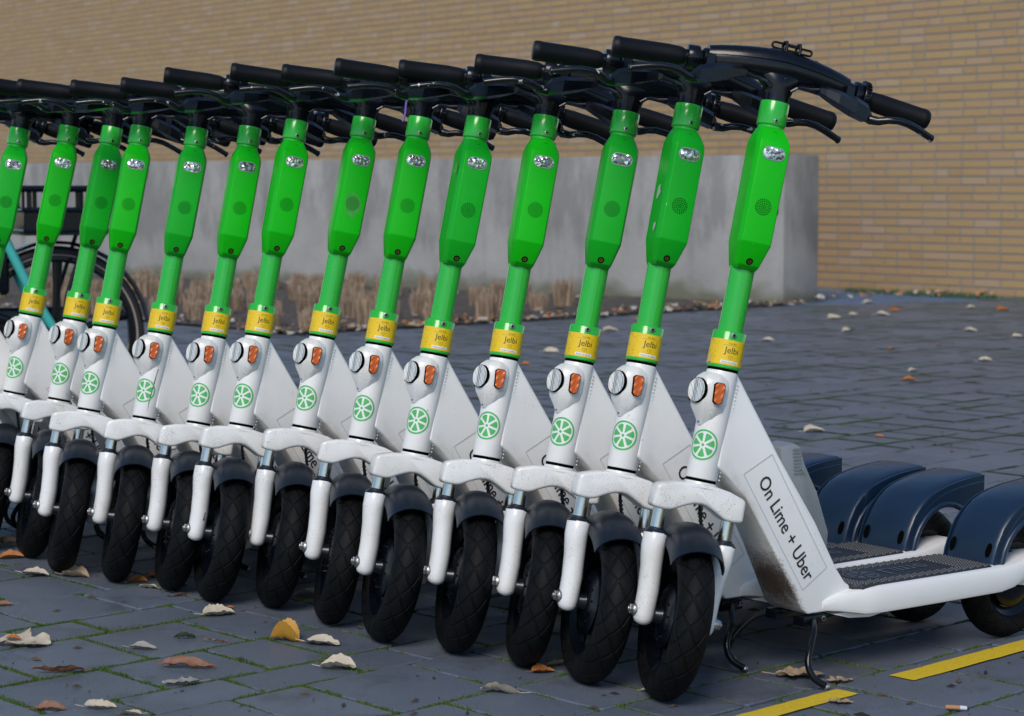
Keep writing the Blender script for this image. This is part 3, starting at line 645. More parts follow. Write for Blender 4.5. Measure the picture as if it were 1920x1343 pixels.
    for y in (-.092, .100): 
        c = bar_c(y)+Vector((.010, 0, .0185)); b.cyl(c-Vector((0, 0, .002)), c+Vector((.0005, 0, .0014)), .0048, n=12)
    q = [bar_c(y)+Vector((.0195+.0092*(1-abs(y)/.128)**.8+.0004, 0, .004)) for y in [-.120+.24*i/24 for i in range(25)]]
    b.tube(q, .0007, 5); b.box(bar_c(.045)+Vector((-.002, 0, .0235)), (.020, .030, .004))
    ME['bar_seam'] = b.mesh('bar_seam', MT['hole'])
    for s, nm_ in ((-1, 'r'), (1, 'l')):
        g0 = Vector((-.030, s*.168, 1.0970)); g1 = Vector((-.045, s*.288, 1.0895)); d = (g1-g0).normalized(); L = (g1-g0).length
        Mg = Matrix.Translation(g0) @ d.to_track_quat('Z', 'Y').to_matrix().to_4x4()
        b = MB(); b.lathe([(.0125, -.004), (.0145, 0), (.0163, .006), (.0172, .022), (.0176, .024), (.0176, L-.014), (.0182, L-.013), (.0182, L-.010), (.0180, L-.005), (.0160, L-.001), (.0110, L)], 30, Mg)
        ME['grip_'+nm_] = b.mesh('grip', MT['grip'], angle=35)
        b = MB(); b0 = Vector((-.025, s*.118, 1.1020)); dd = (g0-b0).normalized(); Mb = Matrix.Translation(b0) @ dd.to_track_quat('Z', 'Y').to_matrix().to_4x4()
        b.lathe([(.0178, 0), (.0185, .002), (.0185, .014), (.0170, .0155), (.0135, .018), (.0125, .056)], 26, Mb)
        # clamp with its neck running down to the master cylinder
        b.box(b0+dd*.008+Vector((.022, 0, -.010)), (.020, .014, .030))
        ME['clamp_'+nm_] = b.mesh('lever_clamp', MT['black'], angle=35)
        b = MB(); 
        if s < 0:
            b.lathe([(.0150, .020), (.0200, .0215), (.0212, .024), (.0212, .040), (.0198, .0425), (.0140, .044)], 32, Mb)
            ME['throttle_ring'] = b.mesh('throttle_ring', MT['black'], angle=35)
        else:
            b.lathe([(.0150, .0185), (.0230, .0215), (.0245, .026), (.0225, .033), (.0215, .035), (.0265, .0355), (.0275, .037), (.0275, .045), (.0260, .047), (.0140, .047)], 36, Mb)
            for k in range(26):
                A = 2*math.pi*k/26; b.box((0, 0, 0), (.0030, .0028, .009), Mb @ Matrix.Rotation(A, 4, 'Z') @ Matrix.Translation((.0284, 0, .041)))
            ME['bell_ring'] = b.mesh('bell_ring', MT['black'], angle=35)
        # master cylinder: wedge reaching inward
        b = MB()
        def ms(y, c, hx, hz): return [Vector((c[0]+hx*sx, s*y, c[1]+hz*sz)) for sx, sz in ((-1, -1), (1, -1), (1, .35), (.3, 1), (-1, 1))]
        b.loft([ms(.160, (.030, 1.057), .010, .0075), ms(.150, (.033, 1.062), .017, .014), ms(.128, (.031, 1.069), .019, .0155), ms(.098, (.026, 1.077), .017, .012), ms(.076, (.021, 1.083), .013, .0085), ms(.066, (.019, 1.085), .009, .006)])
        ME['brake_master_'+nm_] = b.mesh('brake_master', MT['black'], smooth=False)
        # lever blade
        pv = [(.030, .148, 1.058), (.036, .160, 1.0515), (.044, .172, 1.0505), (.052, .186, 1.0545), (.056, .202, 1.0565), (.055, .220, 1.0555), (.052, .238, 1.0515), (.049, .255, 1.0465), (.047, .268, 1.0425)]
        b = MB(); b.tube([(x, s*y, z) for x, y, z in pv], [(.010, .0085), (.0100, .0085), (.0090, .0072), (.0082, .0064), (.0080, .0062), (.0078, .0062), (.0078, .0060), (.0076, .0060), (.0070, .0058)], 12)
        b.cyl((.047, s*.265, 1.0430), (.0465, s*.272, 1.0410), .0070, n=12, bev=.003)
        ME['brake_lever_'+nm_] = b.mesh('brake_lever', MT['lever'], angle=60)
    for s, nm_ in ((-1, 'r'), (1, 'l')):
        b = MB(); b.tube([(.020, s*.068, 1.085), (.016, s*.052, 1.082), (.014, s*.038, 1.082), (.020, s*.027, 1.078), (.018, s*.018, 1.070)], .0028, 8); ME['bar_cable_'+nm_] = b.mesh('cable', MT['seal'])
    # rubber phone mount
    b = MB(); c0 = bar_c(0)+Vector((0, 0, .030))
    def loop(y0, y1, z0, z1, r):
        q = []
        for cx, a0 in ((y1, -90), (y0, 90)):
            for k in range(7): t = R_(a0+180*k/6); q.append(Vector((0, cx+(1 if a0 < 0 else 1)*((z1-z0)/2)*math.cos(t), (z0+z1)/2+(z1-z0)/2*math.sin(t))))
        return q+[q[0], q[1]]
    b.tube([p+Vector((-.006, 0, 0)) for p in loop(-.018, .024, 1.143, 1.153, .002)], .0021, 8, up=(1, 0, 0))
    b.tube([p+Vector((.008, 0, 0)) for p in loop(.002, .040, 1.139, 1.148, .002)], .0021, 8, up=(1, 0, 0))
    for y in (-.002, .022): b.tube([(-.012, y, 1.137), (-.012, y, 1.151), (-.006, y, 1.156), (.008, y, 1.154), (.013, y, 1.147), (.013, y, 1.136)], .0026, 8, up=(0, 1, 0))
    ME['phone_mount'] = b.mesh('phone_mount', MT['grip'])
build_meshes()

GS = 1.0256
def scooter(X, Y, yaw, lean, steer, sag, label, box='box_a'):
    r = empty('electric_scooter', (X*GS, Y*GS, .88-.88*GS), (-lean, 0, yaw)); r.scale = (GS,)*3; tag(r, label, 'scooter', 'electric scooters parked in a row')
    F = Matrix.Translation((0, 0, sag)); S = steerM(steer, sag); S0 = steerM(steer, 0)
    I = Matrix.Identity(4)
    fr = O('frame', ME['frame'], r, F)
    O('side_lettering', ME['side_lettering'], fr); O('sticker_outline', ME['sticker_outline'], fr); O('logo', ME['head_tube_logo'], fr); O('headset_ring', ME['headset_ring'], fr); O('headset_ring', ME['headset_ring2'], fr)
    dm = O('deck_mat', ME['deck_mat'], r, F); O('tread_bumps', ME['tread_bumps'], dm, kind='stuff'); O('emblem', ME['deck_emblem'], dm)
    br = O('reflector_bracket', ME['reflector_bracket'], r, F)
    O('round_reflector', ME['round_reflector'], br); O('side_reflector', ME['side_reflector_l'], br); O('side_reflector', ME['side_reflector_r'], br); O('screw', ME['bracket_screw'], br)
    O('lock_module', ME['lock_module'], r, F)
    ks = O('kickstand', ME['kickstand_bracket'], r)
    O('leg', ME['stand_leg_l'], ks); O('leg', ME['stand_leg_r'], ks); O('foot', ME['stand_tip_l'], ks); O('foot', ME['stand_tip_r'], ks); O('screw', ME['stand_screw'], ks)
    rf = O('rear_fender', ME['rear_fender'], r); O('slot', ME['fender_slot1'], rf); O('slot', ME['fender_slot-1'], rf)
    rw = O('rear_wheel', ME['rear_hub'], r, Matrix.Translation((-.863, 0, .137))); O('tyre', ME['rear_tyre'], rw); O('rim', ME['rear_rim'], rw)
    fc = O('fork_crown', ME['fork_crown'], r, S)
    for s in 'lr':
        O('stanchion', ME['stanchion_'+s], r, S)
        fl = O('fork_leg', ME['fork_leg_'+s], r, S0); O('axle_bolt', ME['axle_bolt_'+s], fl); O('dust_seal', ME['seal_'+s], fl)
    spin = rnd.random()*6.28
    fw = O('front_wheel', ME['front_hub'], r, S0 @ Matrix.Translation((.006, 0, TA)) @ Matrix.Rotation(spin, 4, 'Y')); O('tyre', ME['front_tyre'], fw); O('rim', ME['front_rim'], fw)
    O('axle', ME['axle'], fw, Matrix.Rotation(-spin, 4, 'Y') @ Matrix.Translation((-.006, 0, -TA)))
    O('front_fender', ME['front_fender'], r, S0)
    O('brake_hose', ME['brake_hose'], r, S)
    O('steering_column', ME['column_tube'], r, S)
    lc = O('lower_collar', ME['lower_collar'], r, S); O('screw', ME['collar_screw_low'], lc); O('sticker', ME['sticker'], lc); O('sticker_print', ME['sticker_print'], lc)
    uc = O('upper_collar', ME['upper_collar'], r, S); O('screw', ME['collar_screw_top'], uc)
    cb = O('control_box', ME['control_box'], r, S)
    if box != 'box_a': cb.material_slots[0].link = 'OBJECT'; cb.material_slots[0].material = MT[box]
    O('lamp_surround', ME['lamp_surround'], cb); O('headlamp', ME['headlamp'], cb); O('speaker_grille', ME['speaker_grille'], cb); O('screw', ME['box_screw_low'], cb); O('screw', ME['box_screw_top'], cb)
    hb = O('handlebar', ME['handlebar'], r, S); O('seam', ME['bar_seam'], hb)
    for s in 'lr':
        O('grip', ME['grip_'+s], r, S); O('lever_clamp', ME['clamp_'+s], r, S)
        bl = O('brake_lever', ME['brake_lever_'+s], r, S); O('master_cylinder', ME['brake_master_'+s], bl)
    O('cable', ME['bar_cable_l'], r, S); O('cable', ME['bar_cable_r'], r, S); O('throttle_ring', ME['throttle_ring'], r, S); O('bell_ring', ME['bell_ring'], r, S)
    return r, S, F, cb, lc, fr, hb
POSES = [(0.2417,3.4515,-2.5204,0.0155,1.1170,0.0039),(0.1183,3.5709,-2.4885,0.0041,1.1525,0.0045),(0.0120,3.7001,-2.5104,0.0031,1.0355,-0.0036),(-0.1153,3.8087,-2.4774,-0.0177,1.1030,-0.0066),(-0.2566,3.9048,-2.4548,0.0081,1.1562,-0.0065),(-0.3693,4.0672,-2.4426,-0.0005,1.0506,-0.0008),(-0.5018,4.2301,-2.4605,0.0105,1.1436,0.0036),(-0.6356,4.2942,-2.4062,-0.0013,1.1519,0.0004),(-0.7396,4.4090,-2.4006,-0.0156,1.1151,-0.0094),(-0.8761,4.5093,-2.4211,-0.0107,1.0888,-0.0090),(-1.0188,4.6140,-2.4033,-0.0064,1.0770,-0.0023),(-1.1327,4.8116,-2.3972,0.0138,1.1725,0.0016),(-1.2717,4.9358,-2.4857,0.0192,1.1587,0.0069),(-1.3762,4.9280,-2.4470,-0.0026,1.1274,0.0017),(-1.530,5.10,-2.4470,-0.002,1.12,0.0017)]
LAB = ['nearest scooter, rightmost of the row, rubber phone mount on its handlebar and full lettering visible',
 'scooter second from the right with torn pale label residue on its green control box',
 'scooter third from the right, its right grip ending just left of the second control box',
 'scooter fourth from the right, its left grip lower than the next two to the right',
 'scooter with a dark gash on the left edge of its deep green control box',
 'scooter with a purple tag hanging under its handlebar, sixth from the right',
 'scooter with a faded square patch around the speaker of its control box',
 'mid row scooter with black paint marks on its left fork leg',
 'ninth scooter from the right, clean bright green control box, right of the black streaked one',
 'scooter with a long black streak down its white head tube',
 'scooter overlapping its left neighbour, dark nick on the right edge of its bright green box',
 'scooter with deep green control box partly hidden behind a brighter green one',
 'scooter in front of the black bicycle basket, near the left end of the row',
 'scooter cut by the left picture edge, its headlamp still in view',
 'last scooter at the left end, only its right brake lever reaching into the picture']
BOX = {2: 'box_b', 3: 'box_b', 5: 'box_b', 10: 'box_b', 12: 'box_b', 14: 'box_b'}
SC = []
for i, (p, lb) in enumerate(zip(POSES, LAB)): SC.append(scooter(*p, lb, BOX.get(i+1, 'box_a')))
# individual marks
r, S, F, cb, lc, fr, hb = SC[0]
O('phone_mount', ME['phone_mount'], r, S)
b = MB(); b.add([(.0292*math.cos(a_), .0292*math.sin(a_), z) for a_, z in ((-1.25, .594), (-1.25, .600), (-1.15, .607), (-1.13, .594))]+[(.0345*math.cos(-1.32), .0345*math.sin(-1.32), .5925)], [[0, 1, 4], [1, 2, 4], [2, 3, 4]])
O('peeling_corner', b.mesh('peeling_corner', MT['brass'], smooth=False), lc)
def patch(name, parent, pts, mat):       # thin irregular chip lying on a face
    b = MB(); P = [Vector(p) for p in pts]; b.add(P, [list(range(len(P)))]); return O(name, b.mesh(name, mat, smooth=False), parent)
def blot(cx, cy, cz, ry, rz, seed, n=12):
    q = random.Random(seed); return [(cx, cy+ry*math.cos(2*math.pi*i/n)*(.55+.6*q.random()), cz+rz*math.sin(2*math.pi*i/n)*(.55+.6*q.random())) for i in range(n)]
def side_blot(cx, cz, rx, rz, seed, sy=-.0312, n=12):
    q = random.Random(seed); return [(cx+rx*math.cos(2*math.pi*i/n)*(.55+.6*q.random()), sy, cz+rz*math.sin(2*math.pi*i/n)*(.55+.6*q.random())) for i in range(n)]
patch('label_residue', SC[1][3], side_blot(.016, .885, .010, .016, 2), MT['residue']); patch('label_residue', SC[1][3], side_blot(.026, .822, .007, .009, 5), MT['residue'])
patch('dark_gash', SC[4][3], side_blot(.034, .940, .004, .014, 3), MT['scuff'])
patch('dark_nick', SC[10][3], side_blot(.030, .94, .006, .014, 4, .0318), MT['scuff'])
patch('dark_nick', SC[0][3], side_blot(.034, .862, .004, .007, 6, .0318), MT['scuff'])
patch('black_streak', SC[9][5], [tuple(HT @ Vector((.0276*math.cos(1.15+dx), .0276*math.sin(1.15+dx), t))) for dx, t in ((0, .408), (.03, .43), (.14, .46), (.22, .49), (.30, .505), (.24, .505), (.10, .475), (.02, .45), (-.03, .43))], MT['scuff'])
b = MB(); b.tube([(.012, -.035, 1.088), (.014, -.036, 1.07), (.013, -.034, 1.050), (.016, -.036, 1.032)], (.0024, .0024) and .0024, 6)
mp_ = M('purple_tape', (.13, .08, .36), .5); O('purple_tag', b.mesh('purple_tag', mp_), SC[5][0], SC[5][1])
patch('faded_patch', SC[6][3], blot(.05362, .0, .862, .026, .030, 8, 14), M('faded_green', (.03, .33, .03), .55, speck=((.3, .5, .3), 260, .8, .6)))
patch('paint_marks', SC[7][0], [tuple(steerM(POSES[7][4]) @ Vector((.0188, -.049+dy, t))) for dy, t in ((-.006, .186), (0, .182), (.005, .188), (.003, .197), (.006, .203), (-.001, .199), (-.004, .192))], MT['scuff'])

# ------------------------------------------------------------------ ground
TH = R_(43.4); U = Vector((math.cos(TH), math.sin(TH))); V = Vector((math.sin(TH), -math.cos(TH)))
def W(u, s): return U*u+V*s
K0 = Vector((-1.28, 12.51))                 # near corner of the planting bed
CW0 = Vector((2.05, 15.78)); CWD = Vector((-.765, .644)); CWN = Vector((.644, .765))   # concrete wall: corner, run, depth
BW0 = Vector((2.70, 18.05)); BWD = Vector((.621, -.784)); BWN = Vector((.784, .621))   # brick wall line
def ground_mat():
    k = NT('joint_sand'); b = k.b; b.inputs['Roughness'].default_value = .95
    v = k.obj(); f = k.ramp(k.noise(v, 2.2, 6, .75), .44, .56); f2 = k.noise(v, 220, 3)
    c = k.mix(f, (.020, .022, .022), (.045, .095, .018)); c = k.mix(k.math('MULTIPLY', f2, .5), c, (.05, .05, .04)); k.l(c, b.inputs['Base Color']); k.bump(f2, .6, .004); return k.m
def stone_mat():
    k = NT('paving_concrete'); b = k.b; b.inputs['Specular IOR Level'].default_value = .5
    v = k.obj()
    geo = k.n('ShaderNodeNewGeometry'); pos = geo.outputs['Position']
    r = k.math('FRACT', k.math('ADD', k.n('ShaderNodeObjectInfo').outputs['Random'], geo.outputs['Random Per Island']))
    base = k.mix(r, (.060, .074, .102), (.092, .110, .146))
    g = k.math('ADD', k.math('MULTIPLY', k.noise(pos, 700, 2, .6), .5), k.math('MULTIPLY', k.noise(pos, 260, 2, .6), .5)); base = k.mix(k.ramp(g, .38, .66), base, (.15, .175, .215))
    lo = k.noise(pos, 2.4, 5, .6); base = k.mix(k.math('MULTIPLY', k.ramp(lo, .42, .75), .45), base, (.050, .050, .052))
    sp = k.ramp(k.noise(pos, 240, 1), .735, .76); base = k.mix(k.math('MULTIPLY', sp, .7), base, (.30, .31, .32))
    dk = k.ramp(k.noise(pos, 60, 3), .74, .78); base = k.mix(k.math('MULTIPLY', dk, .6), base, (.025, .022, .020))
    st = k.ramp(k.noise(pos, 5.5, 6, .7), .55, .62); base = k.mix(k.math('MULTIPLY', st, .35), base, (.040, .042, .045))
    k.l(base, b.inputs['Base Color']); k.l(k.math('ADD', k.math('MULTIPLY', k.noise(pos, 8, 3), .25), .36), b.inputs['Roughness'])
    k.bump(k.math('ADD', g, k.math('MULTIPLY', k.noise(pos, 120, 3), .6)), .35, .0012); return k.m
MT['sand'] = ground_mat(); MT['stone'] = stone_mat()
gm = mesh_from('ground', [(-150, -60, -.012), (150, -60, -.012), (150, 200, -.012), (-150, 200, -.012)], [[0, 1, 2, 3]], MT['sand'], smooth=False)
ground = O('pavement', gm, kind='structure')
# courses: period .637 = .228 + .150 + .259
courses = []
s = -3.900
known = {-3.900: [2.166, 2.394], -3.670: [2.081, 2.236, 2.466], -3.521: [2.157, 2.388], -3.265: [2.046, 2.271, 2.419], -3.043: [1.93, 2.159, 2.379, 2.537], -2.907: [2.234], -2.639: [2.334, 2.491], -2.415: [2.692, 2.858, 3.076, 3.319], -2.263: [2.921, 3.160, 3.404], -2.000: [3.001]}
edges = sorted(known)
lo = edges[0]; seq = [.259, .150, .228]; k = 0
while lo > -26: lo -= seq[k % 3]; edges.insert(0, lo); k += 1
hi = edges[-1]; k = 0; seq2 = [.228, .150, .259]
while hi < .6: hi += seq2[k % 3]; edges.append(hi); k += 1
LEN = [.155, .225, .225, .235, .158, .245]
def stone_ok(c):
    if c.y < 2.2 or c.y > 19: return False
    if abs(c.x) > .2446*c.y+1.0: return False
    # beyond the pavement edge
    e0, e1 = Vector((2.02, 15.55)), Vector((4.02, 16.62)); d = (e1-e0).normalized(); n_ = Vector((-d.y, d.x))
    if (c-e0).dot(n_) > 0 and c.x > 1.2: return False
    rel = c-K0
    if rel.dot(U) > -.10*0 and rel.dot(-V) > 0 and c.x < 2.3: 
        return False
    if (c-CW0).dot(CWN) > -.1 and (c-CW0).dot(CWD) > -.1: return False
    return True
stones = []
for i in range(len(edges)-1):
    s0, s1 = edges[i], edges[i+1]
    cuts = sorted(known.get(s0, [rnd.uniform(2, 2.3)]))
    rr = random.Random(int(s0*1000))
    while cuts[0] > -14+0: cuts.insert(0, cuts[0]-rr.choice(LEN))
    while cuts[-1] < 22: cuts.append(cuts[-1]+rr.choice(LEN))
    for u0, u1 in zip(cuts, cuts[1:]):
        c = W((u0+u1)/2, (s0+s1)/2)
        if stone_ok(c): stones.append((c, u0, u1, s0, s1))
def in_view(c, m=.12): return abs(c.x) < .2446*c.y+m and c.y > 3.2
stones.sort(key=lambda q: (not in_view(q[0]), q[0].y))
def stone_geo(L, Wd, ch=.0022, g=.0042):
    x, y = L/2-g, Wd/2-g; v = []
    k_ = .006
    for (dx, z) in ((0, -.012), (0, -ch), (ch, 0)):
        X_, Y_ = x-dx, y-dx
        for p in ((-X_+k_, -Y_), (X_-k_, -Y_), (X_, -Y_+k_), (X_, Y_-k_), (X_-k_, Y_), (-X_+k_, Y_), (-X_, Y_-k_), (-X_, -Y_+k_)): v.append((p[0], p[1], z))
    f = [[i, (i+1) % 8, 8+(i+1) % 8, 8+i] for i in range(8)]+[[8+i, 8+(i+1) % 8, 16+(i+1) % 8, 16+i] for i in range(8)]+[[16+i for i in range(8)]]
    return v, f
cache = {}
rest = MB(); rot = math.atan2(U.y, U.x)
for idx, (c, u0, u1, s0, s1) in enumerate(stones):
    L, Wd = round(u1-u0, 3), round(s1-s0, 3); z = rnd.uniform(-.0012, .0012)
    tilt = (rnd.uniform(-.004, .004), rnd.uniform(-.004, .004))
    if idx < 300:
        if (L, Wd) not in cache:
            v, f = stone_geo(L, Wd); me = mesh_from('paving_stone', v, f, MT['stone'], smooth=False); cache[(L, Wd)] = me
        o = O('paving_stone', cache[(L, Wd)], ground); o.location = (c.x, c.y, z); o.rotation_euler = (tilt[0], tilt[1], rot+(math.pi if rnd.random() < .5 else 0))
    else:
        v, f = stone_geo(L, Wd, .0022, .0042 if c.y < 7 else .0038); Mx = Matrix.Translation((c.x, c.y, z)) @ Matrix.Rotation(rot, 4, 'Z')
        if c.y > 9: v = v[8:]; f = [[i-8 for i in q] for q in f[8:]]
        rest.add([Mx @ Vector(p) for p in v], f)
me = bpy.data.meshes.new('paving_stones'); me.from_pydata([tuple(v) for v in rest.v], [], rest.f); me.materials.append(MT['stone'])
O('paving_stones', me, ground, kind='stuff')
# yellow painted lines
def line(u0, u1, s0, s1, label):
    b = MB(); n = 40; q = random.Random(int(u0*100)); z = .0030
    va = [W(u0+(u1-u0)*i/n, s0+q.uniform(-.0012, .0012)) for i in range(n+1)]; vb = [W(u0+(u1-u0)*i/n, s1+q.uniform(-.0012, .0012)) for i in range(n+1)]
    v = [(p.x, p.y, z) for p in va]+[(p.x, p.y, z) for p in vb]; b.add(v, [[i, i+1, n+2+i, n+1+i] for i in range(n)])
    o = O('yellow_line', b.mesh('yellow_line', MT['road_yellow'], smooth=False)); o['kind'] = 'structure'; return o
k = NT('road_yellow'); v_ = k.n('ShaderNodeNewGeometry').outputs['Position']
c_ = k.mix(k.noise(v_, 90, 4), (.58, .40, .010), (.70, .50, .015)); c_ = k.mix(k.math('MULTIPLY', k.ramp(k.noise(v_, 200, 4, .7), .56, .66), .6), c_, (.28, .19, .02)); k.l(c_, k.b.inputs['Base Color']); k.b.inputs['Roughness'].default_value = .7; k.bump(k.noise(v_, 500, 3), .8, .0015); MT['road_yellow'] = k.m
line(2.05, 2.893, -2.229, -2.181, ''); line(3.044, 4.6, -2.227, -2.173, '')
# moss in the joints: tiny tufts
moss = MB(); rm = random.Random(11)
def moss_run(p0, p1, wd):
    d = p1-p0; L = d.length; d = d.normalized(); n_ = Vector((-d.y, d.x)); t = 0
    while t < L:
        p = p0+d*t; dist = p.y
        dens = .9*noise.noise(Vector((p.x*3.1, p.y*3.1, 0)))+.9*noise.noise(Vector((p.x*15, p.y*15, 3)))+.5*noise.noise(Vector((p.x*45, p.y*45, 9)))+.20
        if in_view(p, .05) and dist < 6.6 and dens > 0:
            for _ in range(2 if dist < 4.6 else 1):
                off = rm.gauss(0, wd*(.22+.45*min(1, dens))); h = rm.uniform(.002, .0055)*min(1, .5+dens); r_ = rm.uniform(.0016, .0036)
                c = p+n_*off; a0 = rm.random()*6.28; q = [(c.x+r_*math.cos(a0+k*2.09), c.y+r_*math.sin(a0+k*2.09), -.006) for k in range(3)]+[(c.x+rm.gauss(0, .0012), c.y+rm.gauss(0, .0012), h-.0015)]
                moss.v += q; o_ = len(moss.v)-4; moss.f += [[o_, o_+1, o_+3], [o_+1, o_+2, o_+3], [o_+2, o_, o_+3]]
            t += .0011 if dist < 4.6 else .0018
        else: t += .004
for (c, u0, u1, s0, s1) in stones:
    if c.y > 6.9 or not in_view(c, .3): continue
    moss_run(W(u0, s0), W(u1, s0), .0075); moss_run(W(u0, s0), W(u0, s1), .0085)
for (c, u0, u1, s0, s1) in stones:          # flat moss further off
    if c.y <= 6.4 or not in_view(c, .4): continue
    for p0, p1 in ((W(u0, s0), W(u1, s0)), (W(u0, s0), W(u0, s1))):
        d = p1-p0; L_ = d.length; d = d.normalized(); n_ = Vector((-d.y, d.x)); t = 0
        while t < L_:
            st_ = min(.035, L_-t)+.0001; p = p0+d*t
            dens = 1.1*noise.noise(Vector((p.x*2.0, p.y*2.0, 5)))+.8*noise.noise(Vector((p.x*9, p.y*9, 3)))+.12
            if dens > 0:
                w0 = .004+.005*min(1, dens); q = p0+d*(t+st_); z = .0022+rm.random()*.001
                moss.v += [(p.x+n_.x*w0, p.y+n_.y*w0, z), (p.x-n_.x*w0, p.y-n_.y*w0, z), (q.x-n_.x*w0, q.y-n_.y*w0, z), (q.x+n_.x*w0, q.y+n_.y*w0, z)]; o_ = len(moss.v)-4; moss.f.append([o_, o_+1, o_+2, o_+3])
            t += st_
me = bpy.data.meshes.new('moss'); me.from_pydata([tuple(v) for v in moss.v], [], moss.f)
k = NT('moss'); v_ = k.n('ShaderNodeNewGeometry').outputs; rr_ = v_['Random Per Island']
c_ = k.mix(rr_, (.012, .036, .004), (.070, .150, .014)); k.l(k.mix(k.ramp(k.noise(v_['Position'], 30, 3), .5, .7), c_, (.085, .10, .022)), k.b.inputs['Base Color']); k.b.inputs['Roughness'].default_value = .9
me.materials.append(k.m); o = O('moss', me, kind='stuff'); o['label'] = 'green moss growing in the joints of the grey paving'
# crumbs and grit
cr = MB(); rc_ = random.Random(5)
for _ in range(900):
    y = 3.2+rc_.random()**1.5*7; x = rc_.uniform(-.26, .26)*y; r_ = rc_.choice([.0012, .0016, .002, .0028, .005])*(1 if rc_.random() < .8 else 1.5); a0 = rc_.random()*6.28
    q = [(x+r_*(2.2 if k % 2 else .8)*math.cos(a0+k*1.571), y+r_*(2.2 if k % 2 else .8)*math.sin(a0+k*1.571), .0025) for k in range(4)]+[(x, y, .0025+r_*.8)]
    cr.add(q, [[0, 1, 4], [1, 2, 4], [2, 3, 4], [3, 0, 4]])
k = NT('crumbs'); r1 = k.n('ShaderNodeNewGeometry').outputs['Random Per Island']; k.l(k.ramp(r1, .0, 1.0, (.012, .009, .007, 1), (.10, .065, .04, 1)), k.b.inputs['Base Color']); k.b.inputs['Roughness'].default_value = .9
o = O('crumbs', cr.mesh('crumbs', k.m, smooth=False), kind='stuff'); o['label'] = 'dark bits of bark and grit scattered on the paving'

# ------------------------------------------------------------------ leaves
def leaf_mat(name, c0, c1, vein):
    k = NT(name); b = k.b; b.inputs['Roughness'].default_value = .6; v = k.offs(k.obj())
    c = k.mix(k.ramp(k.noise(v, 35, 4, .6), .3, .7), c0, c1); c = k.mix(k.math('MULTIPLY', k.ramp(k.noise(v, 160, 2), .62, .7), .6), c, tuple(x*.35 for x in c0))
    uv = k.n('ShaderNodeUVMap').outputs[0]; sx = k.n('ShaderNodeSeparateXYZ'); k.l(uv, sx.inputs[0]); av = k.math('ABSOLUTE', sx.outputs[1])
    q = k.math('ABSOLUTE', k.math('SUBTRACT', k.math('FRACT', k.math('SUBTRACT', k.math('MULTIPLY', sx.outputs[0], 9), k.math('MULTIPLY', av, 3.2))), .5))
    ve = k.math('MAXIMUM', k.ramp(q, .06, .0), k.ramp(av, .05, .0)); c = k.mix(k.math('MULTIPLY', ve, .5), c, vein); k.l(c, b.inputs['Base Color'])
    k.bump(ve, .5, .0015); return k.m
LM = {'cream': leaf_mat('leaf_cream', (.50, .45, .36), (.66, .61, .50), (.36, .28, .18)), 'tan': leaf_mat('leaf_tan', (.34, .25, .16), (.47, .37, .25), (.22, .15, .09)),
      'brown': leaf_mat('leaf_brown', (.20, .085, .04), (.33, .16, .08), (.12, .05, .03)), 'orange': leaf_mat('leaf_orange', (.40, .12, .02), (.52, .22, .04), (.22, .07, .02)),
      'yellow': leaf_mat('leaf_yellow', (.55, .27, .02), (.62, .36, .03), (.35, .16, .03)), 'grey': leaf_mat('leaf_grey', (.30, .28, .25), (.46, .43, .38), (.18, .16, .14)), 'moss': leaf_mat('leaf_mossy', (.05, .07, .03), (.10, .14, .06), (.03, .04, .02))}
